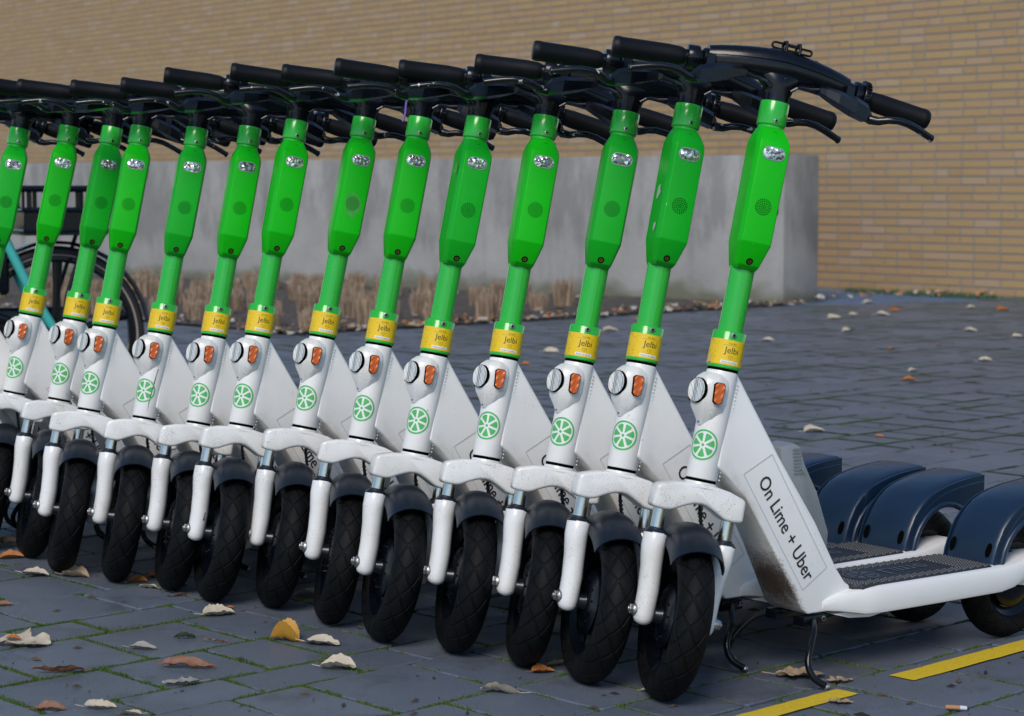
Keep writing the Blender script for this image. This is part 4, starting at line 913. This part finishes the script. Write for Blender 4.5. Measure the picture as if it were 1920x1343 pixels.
def leaf_mesh(kind, L, seed):
    q = random.Random(seed); nx, ny = 16, 8; v = []; f = []; uvd = []
    ratio = {'cream': .30, 'creamfold': .34, 'tanfold': .36, 'tan': .30, 'tancr': .33, 'brown': .22, 'brownlong': .15, 'orange': .34, 'yellow': .45, 'grey': .28, 'greycr': .28, 'maple': .42, 'moss': .22, 'twig': .06}[kind]
    curl = {'creamfold': .45, 'tanfold': .5, 'tancr': .14, 'greycr': .14, 'yellow': .85, 'orange': .4, 'brownlong': .45, 'brown': .5, 'maple': .2, 'moss': .7}.get(kind, .34)
    rough = {'tancr': .05, 'greycr': .05, 'maple': .045, 'moss': .05, 'tan': .04}.get(kind, .040)
    lob = kind in ('maple', 'tancr', 'greycr'); ph = q.random()*6; bend = q.uniform(-.25, .35); side = q.uniform(-.3, .3)
    for i in range(nx+1):
        t = i/nx; w_ = ratio*(math.sin(math.pi*min(1, t**.8*.97+.03))**.75+.02)
        if lob: w_ *= 1+.33*math.sin(t*17+ph)+.15*math.sin(t*39)
        else: w_ *= 1+.05*math.sin(t*50+ph)+.10*noise.noise(Vector((t*5, seed, 0)))
        for j in range(-ny//2, ny//2+1):
            y = j/(ny/2); x_ = (t-.5)
            if lob: x_ += .05*y*y*math.sin(t*9)
            yy = w_*y; z = 1.5*curl*(abs(y)**1.5)*w_*(1.15 if y > 0 else .55+side)+bend*.35*(t-.5)**2+rough*1.4*noise.noise(Vector((t*6+seed, y*2, 0)))+rough*.6*noise.noise(Vector((t*15+seed, y*5, 4)))+.03*curl*math.sin(t*7+ph)
            if kind in ('yellow',): z += .35*max(0, -y)*w_*2*t
            v.append((x_*L, yy*L*(1-.25*curl*abs(y)), z*L)); uvd.append((t, y))
    W_ = ny+1
    for i in range(nx):
        for j in range(ny):
            if lob and q.random() < .02: continue
            f.append([i*W_+j, (i+1)*W_+j, (i+1)*W_+j+1, i*W_+j+1])
    # stalk
    o_ = len(v); sl = .28 if kind not in ('brownlong', 'twig') else .12
    for kk in range(5):
        t = kk/4; x_ = -.5-sl*t
        for a_ in range(3): v.append(((x_)*L, (.012*math.cos(a_*2.09)+side*.2*t*t)*L, (.012*math.sin(a_*2.09)+.03*t)*L)); uvd.append((0, 1))
    for kk in range(4):
        for a_ in range(3): f.append([o_+kk*3+a_, o_+kk*3+(a_+1) % 3, o_+(kk+1)*3+(a_+1) % 3, o_+(kk+1)*3+a_])
    mz = min(p[2] for p in v); v = [(p[0], p[1], p[2]-mz) for p in v]
    base = {'creamfold': 'cream', 'tanfold': 'tan', 'tancr': 'tan', 'brownlong': 'brown', 'greycr': 'grey', 'maple': 'cream', 'twig': 'brown'}.get(kind, kind)
    me = mesh_from('fallen_leaf', v, f, LM[base], angle=80)
    ul = me.uv_layers.new(name='UVMap')
    for p in me.polygons:
        for li, vi in zip(p.loop_indices, p.vertices): ul.data[li].uv = uvd[vi]
    return me
NEAR = [('cream',-1.084,4.693,.057,'flat pale cream leaf beside a two-lobed tan leaf at the left'),
('tanfold',-.989,4.673,.060,'folded tan leaf with two lobes touching the fourth front wheel from the left'),
('orange',-.837,4.609,.042,'glowing orange-brown leaf in the shade between two front wheels on the left'),
('orange',-.811,4.673,.029,'small upright orange leaf just behind an orange-brown leaf on the left'),
('cream',-.804,4.547,.038,'small pale curled leaf directly in front of the orange-brown leaf pair'),
('brown',-.718,4.451,.029,'small reddish brown leaf scrap between the fifth and sixth front wheels from the left'),
('creamfold',-.604,4.248,.061,'cream leaf folded over at one end, alone on a slab left of the middle'),
('orange',-.591,4.319,.014,'tiny orange leaflet behind the folded cream leaf'),
('maple',-.942,3.971,.096,'large ragged cream leaf with an orange edge at the left picture edge'),
('moss',-.642,4.028,.039,'dark mossy green rolled leaf on the paving at lower left'),
('grey',-.706,3.933,.048,'grey white wrinkled leaf lying across a mossy joint at lower left'),
('brownlong',-.826,3.735,.084,'long reddish brown rolled leaf with forked end at lower left'),
('brownlong',-.595,3.778,.093,'long brown leaf roll in the middle of a slab at lower left'),
('greycr',-.588,3.649,.058,'crumpled grey beige leaf on a joint just below the long brown roll'),
('brown',-.780,3.467,.051,'flat brown leaf on the joint at the bottom left edge'),
('cream',-.697,3.474,.049,'oval pale leaf at the bottom edge left of another pale leaf'),
('cream',-.640,3.431,.039,'pale leaf cut by the bottom edge right of an oval pale leaf'),
('yellow',-.443,4.004,.053,'curled golden yellow leaf standing up in front of the wheels'),
('cream',-.366,3.971,.066,'pale leaf with clear veins right of the golden yellow leaf'),
('creamfold',-.318,3.769,.063,'pale folded leaf with brown edge lying on a mossy joint below the wheels'),
('creamfold',-.022,3.587,.062,'cream leaf alone on the slabs at bottom centre'),
('orange',.056,3.739,.038,'rust orange leaf tip in front of the third front wheel from the right'),
('tan',.079,3.790,.053,'beige leaf behind the rust orange leaf tip'),
('cream',.236,3.594,.020,'small pale leaf scrap at the foot of the rightmost front wheel'),
('tancr',.520,3.706,.080,'crumpled beige leaf lying under the kickstand foot'),
('tancr',.585,3.665,.045,'torn beige leaf piece beside the kickstand foot, nearer the yellow line'),
('tancr',.563,3.511,.038,'small crumpled beige leaf on the end of the yellow line'),
('cream',-.441,4.462,.059,'pale leaf lying in shadow between two front wheels in mid row'),
('orange',-1.191,4.912,.053,'orange-brown leaf in front of the wheels at the far left'),
('tan',-1.254,5.121,.059,'tan leaf in the shade behind the leftmost front wheel'),
('brown',-1.073,4.352,.033,'brown leaf roll pointing inward from the left picture edge'),
('twig',-.575,3.994,.046,'thin reddish twig-like leaf roll beside a mossy joint')]
for i, (kd, x, y, L, lb) in enumerate(NEAR):
    o = O('fallen_leaf', leaf_mesh(kd, L*1.12, 10+i)); q = random.Random(i*7+1)
    o.location = (x, y, .0022); o.rotation_euler = (q.uniform(-.08, .08), q.uniform(-.08, .08), q.choice([0, math.pi])+q.uniform(-.35, .35)); tag(o, lb, 'leaf', 'fallen leaves on the paving')
O('orange_edge', leaf_mesh('orange', .03, 99), [o for o in col.objects if o.get('label', '').startswith('large ragged')][0], Matrix.Translation((-.025, .004, .009)))
FAR = [('c',1.092,7.489,.080),('o',1.303,7.343,.034),('o',1.820,9.518,.065),('c',1.930,9.992,.056),('c',2.409,10.579,.075),('o',2.079,11.389,.046),('o',2.391,11.661,.036),('c',2.065,12.793,.085),('c',2.177,14.051,.107),('c',2.563,14.405,.095),('y',2.747,14.906,.091),('c',2.370,14.466,.059),('c',2.818,12.793,.081),('y',3.548,15.036,.115),('c',2.996,12.333,.063),('c',2.726,15.9,.098),('c',3.376,15.304,.070),('c',.208,11.130,.096),('c',.430,11.987,.061),('o',.067,10.386,.053),('c',-.430,11.987,.067),('c',.606,12.793,.098),('o',.842,13.9,.063),('c',-.663,10.779,.055),('o',1.667,14.971,.053),('c',1.475,11.987,.073)]
FL = ['pale leaf on the paving just right of the nearest white neck, above the rear fenders', 'small orange scrap on the paving right above the dark rear fenders', 'orange-brown leaf on the open paving, just below a small pale one', 'small pale leaf just above an orange-brown one on the open paving',
 'pale leaf alone near the right picture edge on the open paving', 'small orange leaf further back, left of a fainter orange speck', 'faint orange speck of a leaf at mid distance on the right paving', 'pale leaf on the far paving in front of the concrete wall corner', 'large pale leaf on the far paving nearest the concrete wall corner', 'pale leaf left of the yellowish one near the brick wall',
 'yellowish leaf beside a pale one near the brick wall', 'small pale leaf between two larger pale ones on the far paving', 'pale leaf on the far paving in the gap right of the wall corner', 'pale yellow leaf near the brick wall at the right picture edge', 'pale leaf cut close to the right picture edge, mid distance', 'pale leaf lying on the strip at the foot of the brick wall', 'small pale leaf on the paving below the weeds',
 'pale leaf seen between the third and fourth necks from the right', 'small pale leaf seen left of the third neck from the right', 'orange scrap seen between the fourth and fifth necks from the right', 'pale leaf seen just right of the sixth neck from the right', 'pale leaf on the paving right of the third green column from the right', 'orange scrap at the planting bed edge between two green columns', 'pale leaf seen beside the seventh neck from the right', 'orange leaf at the foot of the concrete wall, right of the nearest column', 'pale leaf on the paving immediately right of the nearest yellow sticker']
fl_cache = {}
for i, (kd, x, y, L) in enumerate(FAR):
    kk = {'c': 'creamfold', 'o': 'orange', 'y': 'orange'}[kd]; key = (kk, i % 3)
    if key not in fl_cache: fl_cache[key] = leaf_mesh(kk, .08, 200+i)
    o = O('fallen_leaf', fl_cache[key]); o.location = (x, y, .002); o.scale = (L/.08,)*3; o.rotation_euler = (0, 0, rnd.uniform(-.6, .6))
    tag(o, FL[i], 'leaf', 'distant fallen leaves')
# cigarette end
ce = empty('cigarette_butt', (.752, 3.462, .006), (0, 0, R_(-12))); tag(ce, 'smoked cigarette end lying in a paving joint at lower right', 'cigarette butt')
b = MB(); b.cyl((-.020, 0, 0), (.004, 0, 0), .0038, n=14, bev=.0005); O('filter', b.mesh('filter', M('cork_paper', (.42, .20, .09), .8, vs_=300), angle=50), ce)
b = MB(); b.cyl((.004, 0, 0), (.0155, .0005, -.0004), .0037, .0034, n=14); O('paper', b.mesh('paper', M('cig_paper', (.55, .56, .60), .8), angle=50), ce)
b = MB(); b.cyl((.0155, .0005, -.0004), (.019, .001, -.001), .0034, .0022, n=9); O('burnt_tip', b.mesh('burnt_tip', M('ash', (.03, .025, .02), .9)), ce)

# ------------------------------------------------------------------ concrete wall
def concrete_mat():
    k = NT('weathered_concrete'); b = k.b; b.inputs['Roughness'].default_value = .85; v = k.n('ShaderNodeNewGeometry').outputs['Position']
    sx = k.n('ShaderNodeSeparateXYZ'); k.l(v, sx.inputs[0])
    mp = k.n('ShaderNodeMapping'); k.l(v, mp.inputs[0]); mp.inputs['Scale'].default_value = (1, 1, .16)
    base = k.mix(k.ramp(k.noise(v, 1.3, 6, .65), .36, .66), (.265, .26, .25), (.345, .34, .33))
    mp2 = k.n('ShaderNodeMapping'); k.l(v, mp2.inputs[0]); mp2.inputs['Scale'].default_value = (1, 1, .30)
    st = k.ramp(k.noise(mp2.outputs[0], 3.0, 6, .75), .43, .57)
    hi_ = k.math('MULTIPLY', st, k.ramp(k.math('ADD', sx.outputs[2], k.math('MULTIPLY', k.noise(mp.outputs[0], 3, 3), .9)), .85, 1.40))
    base = k.mix(k.math('MULTIPLY', hi_, .5), base, (.125, .125, .125))
    st2 = k.ramp(k.noise(mp.outputs[0], 6, 4, .6), .54, .68); base = k.mix(k.math('MULTIPLY', st2, .28), base, (.15, .155, .16))
    top = k.ramp(sx.outputs[2], 1.07, 1.13); base = k.mix(k.math('MULTIPLY', top, .6), base, (.09, .09, .085))
    lowb = k.ramp(k.math('MULTIPLY', sx.outputs[2], -1), -.37, -.35); base = k.mix(k.math('MULTIPLY', lowb, .75), base, (.40, .365, .29))
    ms_ = k.ramp(k.math('SUBTRACT', k.math('MULTIPLY', k.noise(v, 4, 3), .28), sx.outputs[2]), -.06, .10); base = k.mix(k.math('MULTIPLY', ms_, .7), base, (.10, .105, .045))
    por = k.ramp(k.noise(v, 40, 2), .70, .74); base = k.mix(k.math('MULTIPLY', por, .4), base, (.12, .12, .12))
    k.l(base, b.inputs['Base Color']); k.bump(k.noise(v, 25, 5), .3, .01); return k.m
b = MB(); L = 13.0; P = [CW0, CW0+CWD*L, CW0+CWD*L+CWN*.5, CW0+CWN*.5]
b.loft([[Vector((p.x, p.y, z)) for p in P] for z in (-.1, .30, .60, 1.133)])
cw = O('concrete_wall', b.mesh('concrete_wall', concrete_mat(), bevel=.012, seg=2)); tag(cw, 'long low grey concrete wall with dark weather streaks in front of the brick wall', 'wall')
# planting bed: soil, litter, dried grass
ue = (CW0-K0).dot(U); 
bed = []
P1 = K0; 
def hit(p, d):      # from p along d to the concrete wall face
    # (p+d t - CW0).CWN = 0
    return p+d*(((CW0-p).dot(CWN))/d.dot(CWN))
A1 = hit(K0, U); A2 = K0-V*9; A3 = hit(A2, CWN)
b = MB(); b.add([(K0.x, K0.y, .012), (A1.x, A1.y, .012), (A3.x, A3.y, .012), (A2.x, A2.y, .012)], [[0, 1, 2, 3]])
k = NT('bed_mulch'); v_ = k.n('ShaderNodeNewGeometry').outputs['Position']
c_ = k.mix(k.ramp(k.noise(v_, 26, 4, .7), .35, .65), (.035, .032, .032), (.11, .085, .065)); c_ = k.mix(k.ramp(k.noise(v_, 14, 2), .66, .70), c_, (.30, .27, .23)); k.l(c_, k.b.inputs['Base Color']); k.b.inputs['Roughness'].default_value = .9; k.bump(k.noise(v_, 40, 3), 1, .02)
O('planting_bed', b.mesh('planting_bed', k.m, smooth=False), kind='structure')
lit = MB(); rl = random.Random(21)
for _ in range(800):
    if rl.random() < .5: p = K0+U*rl.uniform(-.3, (A1-K0).length+.2)-V*abs(rl.gauss(0, .25))+V*rl.uniform(0, .25)
    elif rl.random() < .5: p = K0-V*rl.uniform(-.2, 6)+U*abs(rl.gauss(0, .3))-U*rl.uniform(0, .3)
    else:
        p = K0+U*rl.uniform(0, 4)-V*rl.uniform(0, 6)
    if (p-CW0).dot(CWN) > -.05 and (p-CW0).dot(CWD) > 0: continue
    if p.x > 2.2: continue
    r_ = rl.uniform(.010, .050)*(1 if rl.random() < .6 else .6); a0 = rl.random()*6.28; z = .016+rl.random()*.02
    q = [(p.x+r_*math.cos(a0+k_*1.257)*(1 if k_ % 2 else .55), p.y+r_*math.sin(a0+k_*1.257), z+rl.uniform(-.008, .015)) for k_ in range(5)]
    lit.v += [Vector(x) for x in q]; o_ = len(lit.v)-5; lit.f.append([o_, o_+1, o_+2]); lit.f.append([o_, o_+2, o_+3]); lit.f.append([o_, o_+3, o_+4]); lit.mi += [0]*3
for _ in range(260):       # leaves blown along the brick wall foot
    p = Vector((2.3, 16.2))+Vector((.86, .25))*rl.uniform(0, 2.1)+Vector((0, 1))*rl.uniform(-.1, .9); r_ = rl.uniform(.015, .04)*(.7 if rl.random() < .7 else 1.2); a0 = rl.random()*6.28
    if rl.random() < .72: continue
    q = [(p.x+r_*math.cos(a0+k_*1.257), p.y+r_*math.sin(a0+k_*1.257)*.8, .02+rl.uniform(0, .04)) for k_ in range(5)]
    lit.v += [Vector(x) for x in q]; o_ = len(lit.v)-5; lit.f.append([o_, o_+1, o_+2]); lit.f.append([o_, o_+2, o_+3]); lit.f.append([o_, o_+3, o_+4]); lit.mi += [0]*3
k = NT('leaf_litter'); r1 = k.n('ShaderNodeNewGeometry').outputs['Random Per Island']; nd = k.n('ShaderNodeValToRGB'); k.l(r1, nd.inputs[0]); cr_ = nd.color_ramp; cr_.interpolation = 'CONSTANT'
cr_.elements[0].color = (.50, .47, .42, 1); cr_.elements[1].position = .30; cr_.elements[1].color = (.26, .13, .06, 1)
for ps, cc in ((.5, (.12, .07, .04, 1)), (.68, (.40, .30, .22, 1)), (.82, (.42, .16, .05, 1)), (.90, (.48, .33, .10, 1))): e_ = cr_.elements.new(ps); e_.color = cc
k.l(nd.outputs[0], k.b.inputs['Base Color']); k.b.inputs['Roughness'].default_value = .8
me = bpy.data.meshes.new('leaf_litter'); me.from_pydata([tuple(v) for v in lit.v], [], lit.f); me.materials.append(k.m); o = O('leaf_litter', me, kind='stuff'); o['label'] = 'pale and brown leaf litter along the edge of the planting bed'
k = NT('dry_grass'); g_ = k.n('ShaderNodeNewGeometry').outputs; k.l(k.mix(g_['Random Per Island'], (.22, .145, .095), (.46, .35, .245)), k.b.inputs['Base Color']); k.b.inputs['Roughness'].default_value = .8; MT['dry'] = k.m
def tuft(seed):
    q = random.Random(seed); V_, F_ = [], []
    for _ in range(230):
        a0 = q.random()*6.28; r0 = .062*math.sqrt(q.random()); bx, by = r0*math.cos(a0), r0*math.sin(a0); h = q.uniform(.09, .17)*(1.15 if q.random() < .2 else 1); lx, ly = bx*.12+q.gauss(0, .010), by*.12+q.gauss(0, .010); wv = q.uniform(.0018, .0038); t = q.random()*3.14
        dx, dy = wv*math.cos(t), wv*math.sin(t); o_ = len(V_)
        V_ += [(bx-dx, by-dy, 0), (bx+dx, by+dy, 0), (bx+lx+dx*.7, by+ly+dy*.7, h), (bx+lx-dx*.7, by+ly-dy*.7, h)]; F_.append([o_, o_+1, o_+2, o_+3])
    return mesh_from('dried_grass_tuft', V_, F_, MT['dry'], smooth=False)
tm = [tuft(i) for i in range(5)]; rt = random.Random(4); nt_ = 0
for row in range(7):
    for c_i in range(13):
        p = K0+U*(.20+row*.50+rt.uniform(-.08, .08))-V*(.18+c_i*.40+rt.uniform(-.1, .1))
        dw = (CW0-p).dot(CWN)
        if dw < .22 or p.x < -4.3 or p.x > 1.4: continue
        if rt.random() < .30: continue
        if row == 0 and False: continue
        o = O('dried_grass_tuft', tm[nt_ % 5]); o.location = (p.x, p.y, .01); o.rotation_euler = (0, 0, rt.random()*6.28); s_ = rt.uniform(.85, 1.2); o.scale = (s_, s_, s_*rt.uniform(.8, 1.05)); nt_ += 1
        tag(o, 'cut back tuft of dried brown grass in the bed before the concrete wall', 'grass tuft', 'dried grass tufts in the planting bed')

# ------------------------------------------------------------------ brick wall
def brick_mat():
    k = NT('yellow_brick'); b = k.b; b.inputs['Roughness'].default_value = .8; g = k.n('ShaderNodeNewGeometry').outputs; v = g['Position']
    r = k.math('FRACT', k.math('ADD', g['Random Per Island'], k.n('ShaderNodeObjectInfo').outputs['Random']))
    nd = k.n('ShaderNodeValToRGB'); k.l(r, nd.inputs[0]); cr_ = nd.color_ramp
    cr_.elements[0].color = (.40, .265, .115, 1); cr_.elements[1].color = (.42, .285, .15, 1)
    for ps, cc in ((.25, (.43, .29, .125, 1)), (.45, (.37, .24, .105, 1)), (.65, (.42, .265, .125, 1)), (.82, (.40, .255, .13, 1)), (.94, (.43, .31, .20, 1))): e_ = cr_.elements.new(ps); e_.color = cc
    c = k.mix(k.math('MULTIPLY', k.noise(v, 25, 4), .5), nd.outputs[0], (.30, .20, .12)); k.l(c, b.inputs['Base Color']); k.bump(k.noise(v, 60, 4), .3, .004); return k.m
MT['brick'] = brick_mat()
mortar = M('mortar', (.20, .195, .185), .9, var=.15, vs_=6)
CH, JO, STR, HDR, PRO = .0680, .012, .254, .126, .004
wy = math.atan2(BWD.y, BWD.x); LW0, LW1 = -17.0, 4.6; HW = 4.5
root = O('brick_wall', None); 
b = MB(); b.box(((LW0+LW1)/2, .15, HW/2-.05), (LW1-LW0, .30, HW+.1))
bpy.data.objects.remove(root)
root = O('brick_wall', b.mesh('brick_wall', mortar, smooth=False)); tag(root, 'tall wall of yellow brown bricks with grey mortar behind the concrete wall', 'wall')
# local x along BWD, local -y toward the camera
root.matrix_world = Matrix(((BWD.x, BWN.x, 0, BW0.x), (BWD.y, BWN.y, 0, BW0.y), (0, 0, 1, .018), (0, 0, 0, 1)))
def bgeo(L, h=CH-JO):
    x, z, c = L/2, h/2, .002
    v = [(-x, 0.004, -z), (x, .004, -z), (x, .004, z), (-x, .004, z), (-x+c, -PRO, -z+c), (x-c, -PRO, -z+c), (x-c, -PRO, z-c), (-x+c, -PRO, z-c)]
    return v, [[0, 1, 5, 4], [1, 2, 6, 5], [2, 3, 7, 6], [3, 0, 4, 7], [4, 5, 6, 7]]
bm_s = mesh_from('brick', *bgeo(STR), MT['brick'], smooth=False); bm_h = mesh_from('brick', *bgeo(HDR), MT['brick'], smooth=False)
JOINTS = [-5.857, -15.94]           # vertical movement joints (x along wall)
allb = []; rb = random.Random(9)
for cidx in range(int(HW/CH)):
    z = cidx*CH+CH/2; x = LW0+rb.random()*.2; run = 0
    while x < LW1-.3:
        hd = rb.random() < (.24 if run > 1 else .10); run = 0 if hd else run+1; L_ = HDR if hd else STR
        jn = [j for j in JOINTS if x < j < x+L_+JO]
        if jn:
            if jn[0]-x > .05: allb.append((x, jn[0]-.008-x, z))
            x = jn[0]+.008; continue
        allb.append((x, L_, z)); x += L_+JO
def wallpt(x, z): return BW0+BWD*x, z
def vis(x, L_, z):
    p, zz = wallpt(x+L_/2, z); u_ = 960+3912*p.x/p.y; v_ = 353-3912*(zz+.02-.88)/p.y
    return 1450 < u_ < 1925 and 0 < v_ < 565, u_
cand = []; 
for t in allb:
    ok, u_ = vis(*t)
    if ok and t[1] in (STR, HDR) and not (u_ < 1536 and False): cand.append((u_, t))
cand.sort(key=lambda q: -q[0]); sing = set(id(t) for _, t in cand[:300])
rest = MB()
for t in allb:
    x, L_, z = t; dy = rb.uniform(-.0015, .0015)
    if id(t) in sing:
        o = O('brick', bm_s if L_ == STR else bm_h, root); o.location = (x+L_/2, dy, z)
    else:
        v, f = bgeo(L_); rest.add([Vector((p[0]+x+L_/2, p[1]+dy, p[2]+z)) for p in v], f)
me = bpy.data.meshes.new('bricks'); me.from_pydata([tuple(v) for v in rest.v], [], rest.f); me.materials.append(MT['brick']); o = O('bricks', me, root, kind='stuff')
# bluish asphalt strip between pavement and brick wall
b = MB(); q0 = BW0+BWD*-3.5; q1 = BW0+BWD*4.5
b.add([(1.9, 15.3, -.004), (4.3, 16.5, -.004), (q1.x, q1.y, -.004), (q0.x, q0.y, -.004)], [[0, 1, 2, 3]])
O('asphalt_strip', b.mesh('asphalt_strip', M('blue_grey_asphalt', (.085, .14, .24), .75, var=.12, vs_=8), smooth=False), kind='structure')
# low weeds along the wall foot
gr = MB(); rg = random.Random(13)
for _ in range(1500):
    x = 1.0+abs(rg.gauss(0, .5)) if rg.random() < .4 else rg.uniform(.3, 1.9); p = BW0+BWD*x-BWN*abs(rg.gauss(.03, .05)); h = rg.uniform(.015, .05); a0 = rg.random()*6.28; wv = .004
    gr.v += [Vector((p.x-wv, p.y, 0)), Vector((p.x+wv, p.y, 0)), Vector((p.x+.015*math.cos(a0), p.y+.015*math.sin(a0), h))]; o_ = len(gr.v)-3; gr.f.append([o_, o_+1, o_+2])
me = bpy.data.meshes.new('weeds'); me.from_pydata([tuple(v) for v in gr.v], [], gr.f); me.materials.append(M('weed_green', (.035, .085, .035), .7)); o = O('weeds', me, kind='stuff'); o['label'] = 'low green weeds along the foot of the brick wall'

# ------------------------------------------------------------------ bicycle behind the row
TEAL = M('teal_paint', (.05, .42, .38), .35, coat=.3); YEL = M('yellow_paint', (.62, .42, .02), .4)
HUB = Vector((-1.687, 7.70, .333)); fw = Vector((-.90, -.436, 0)).normalized(); by = empty('bicycle', (HUB.x, HUB.y, 0), (0, 0, math.atan2(fw.y, fw.x)))
tag(by, 'teal and black bicycle with basket carrier behind the left end of the scooter row', 'bicycle')
def bwheel(x, name):
    Mx = Matrix.Translation((x, 0, .333)); My = Matrix.Rotation(R_(-90), 4, 'X')
    b = MB(); b.lathe([(.022, -.05), (.045, -.045), (.05, -.02), (.05, .02), (.045, .045), (.022, .05)], 24, My)
    for k in range(5):
        A = 2*math.pi*k/5+.35; b.tube([(.04*math.cos(A), 0, .04*math.sin(A)), (.15*math.cos(A), 0, .15*math.sin(A)), (.285*math.cos(A), 0, .285*math.sin(A))], [(.020, .012), (.014, .009), (.020, .009)], 10, up=(0, 1, 0))
    wo = O('wheel', b.mesh('hub_and_spokes', MT['black']), by, Mx)
    b = MB(); b.lathe([(.275, -.012), (.295, -.015), (.300, -.013), (.300, .013), (.295, .015), (.275, .012), (.275, -.012)], 72, My, cap=False); O('rim', b.mesh('rim', MT['black']), wo)
    b = MB(); pr = [(.313+.022*math.cos(t), .024*math.sin(t)) for t in [2*math.pi*i/14 for i in range(15)]]; b.lathe(pr, 80, My, cap=False); O('tyre', b.mesh('tyre', M('bike_tyre', (.012, .012, .014), .6, vs_=9)), wo)
    b = MB(); b.lathe([(.300, -.0245), (.304, -.0245)], 72, My, cap=False); b.lathe([(.299, .0225), (.305, .0245)], 72, My, cap=False); O('reflective_stripe', b.mesh('reflective_stripe', M('stripe_grey', (.30, .24, .20), .5)), wo)
    return wo
bwheel(0, 'r'); bwheel(1.12, 'f')
b = MB()
for s in (-.055, .055): b.tube([(.0, s, .333), (.10, s*.9, .50), (.20, s*.6, .72), (.23, s*.4, .80)], [.016, .018, .018, .016], 12)
b.tube([(.23, 0, .86), (.38, 0, .60), (.46, 0, .30)], .024, 14); b.tube([(.44, 0, .32), (.62, 0, .34), (.84, 0, .58), (.92, 0, .84)], [.030, .034, .034, .028], 16)
for s in (-.05, .05): b.tube([(0, s, .333), (.22, s*.8, .31), (.46, s*.4, .29)], .012, 10)
O('frame', b.mesh('bicycle_frame', TEAL), by)
b = MB(); b.tube([(.90, 0, .84), (.96, 0, .70), (1.0, 0, .62)], .022, 12)
for s in (-.055, .055): b.tube([(1.0, s, .64), (1.06, s, .50), (1.12, s, .333)], .014, 10)
O('fork', b.mesh('bicycle_fork', MT['black']), by)
b = MB(); b.box((.16, -.062, .36), (.44, .03, .16)); O('chain_case', b.mesh('chain_case', MT['black'], bevel=.02, seg=3), by)
b = MB(); b.box((.25, -.012, .62), (.16, .09, .26)); O('battery_case', b.mesh('battery_case', MT['black'], bevel=.02, seg=3), by)
b = MB(); My = Matrix.Translation((0, 0, .333)) @ Matrix.Rotation(R_(-90), 4, 'X')
pts = [(.355*math.cos(t), .355*math.sin(t)) for t in [R_(28+k*12) for k in range(13)]]
secs = [[Vector((x, y*.5, .333+z+dz)) for y, dz in ((-.07, -.012), (-.05, 0), (.05, 0), (.07, -.012), (.05, -.004), (-.05, -.004))] for x, z in pts]; b.loft(secs); O('mudguard', b.mesh('mudguard', MT['black']), by)
# carrier with basket
bk = MB()
z0, z1 = .715, .865; x0, x1, yw = -.16, .14, .15
bk.loft([[Vector((x, y, z)) for x, y in ((x0-.01, -yw), (x1, -yw), (x1, yw), (x0-.01, yw))] for z in (z1, z1+.022)]) if False else None
def rail(a_, c_, t=.009): bk.tube([a_, c_], t, 8)
for z, e in ((z1+.012, .012), (.800, .006), (z0+.01, .0)):
    C = [(x0-e, -yw-e, z), (x1+e, -yw-e, z), (x1+e, yw+e, z), (x0-e, yw+e, z)]
    for i in range(4): rail(C[i], C[(i+1) % 4], .012 if z > .85 else .008)
for yy in (-yw, yw):
    bk.box(((x0+x1)/2, yy, .757), (x1-x0, .008, .085))
    for i in range(4): bk.box((x0+.02+i*.088, yy, .835), (.016, .010, .07))
for xx in (x0, x1):
    bk.box((xx, 0, .757), (.008, 2*yw, .085))
    for i in range(4): bk.box((xx, -yw+.03+i*.08, .835), (.010, .016, .07))
bk.box(((x0+x1)/2, 0, z0), (x1-x0, 2*yw, .012)); bs_ = O('basket', bk.mesh('basket', MT['black'], angle=30), by)
b = MB()
for s in (-.07, .07): b.tube([(-.10, s, .71), (-.03, s, .50), (.0, s*.95, .345)], .008, 8)
O('carrier_stay', b.mesh('carrier_stay', MT['black']), by)
b = MB(); b.box((.035, -.05, .62), (.035, .02, .20)); O('yellow_post', b.mesh('yellow_post', YEL, bevel=.003), by)
b = MB(); b.tube([(.34, 0, .70), (.36, 0, .92)], .016, 12); O('seat_post', b.mesh('seat_post', MT['dsteel']), by)
b = MB(); b.loft([[Vector((x, y*w_, z)) for y, z in ((-1, .965), (-.8, .995), (0, 1.0), (.8, .995), (1, .965), (0, .955))] for x, w_ in ((.26, .03), (.28, .09), (.35, .085), (.43, .04), (.52, .02))]); O('saddle', b.mesh('saddle', MT['grip'], angle=60), by)
b = MB(); b.tube([(.90, 0, .84), (.86, 0, 1.03)], .016, 12); b.tube([(.72, -.31, 1.06), (.82, -.2, 1.06), (.86, 0, 1.04), (.82, .2, 1.06), (.72, .31, 1.06)], .012, 10); O('handlebar', b.mesh('bike_bar', MT['black']), by)
b = MB()
for dx, dz, s in ((.09, .0, -1), (-.09, 0, 1)): b.tube([(.46, 0, .29), (.46, s*.06, .29), (.46+dx*1.8, s*.07, .29+dz)], .010, 8); b.box((.46+dx*1.8, s*.12, .29), (.09, .08, .02))
O('crank', b.mesh('crank', MT['black']), by)
b = MB(); b.box((-.235, -.005, .545), (.014, .05, .035)); O('rear_reflector', b.mesh('rear_reflector', MT['orange'], bevel=.003), by)
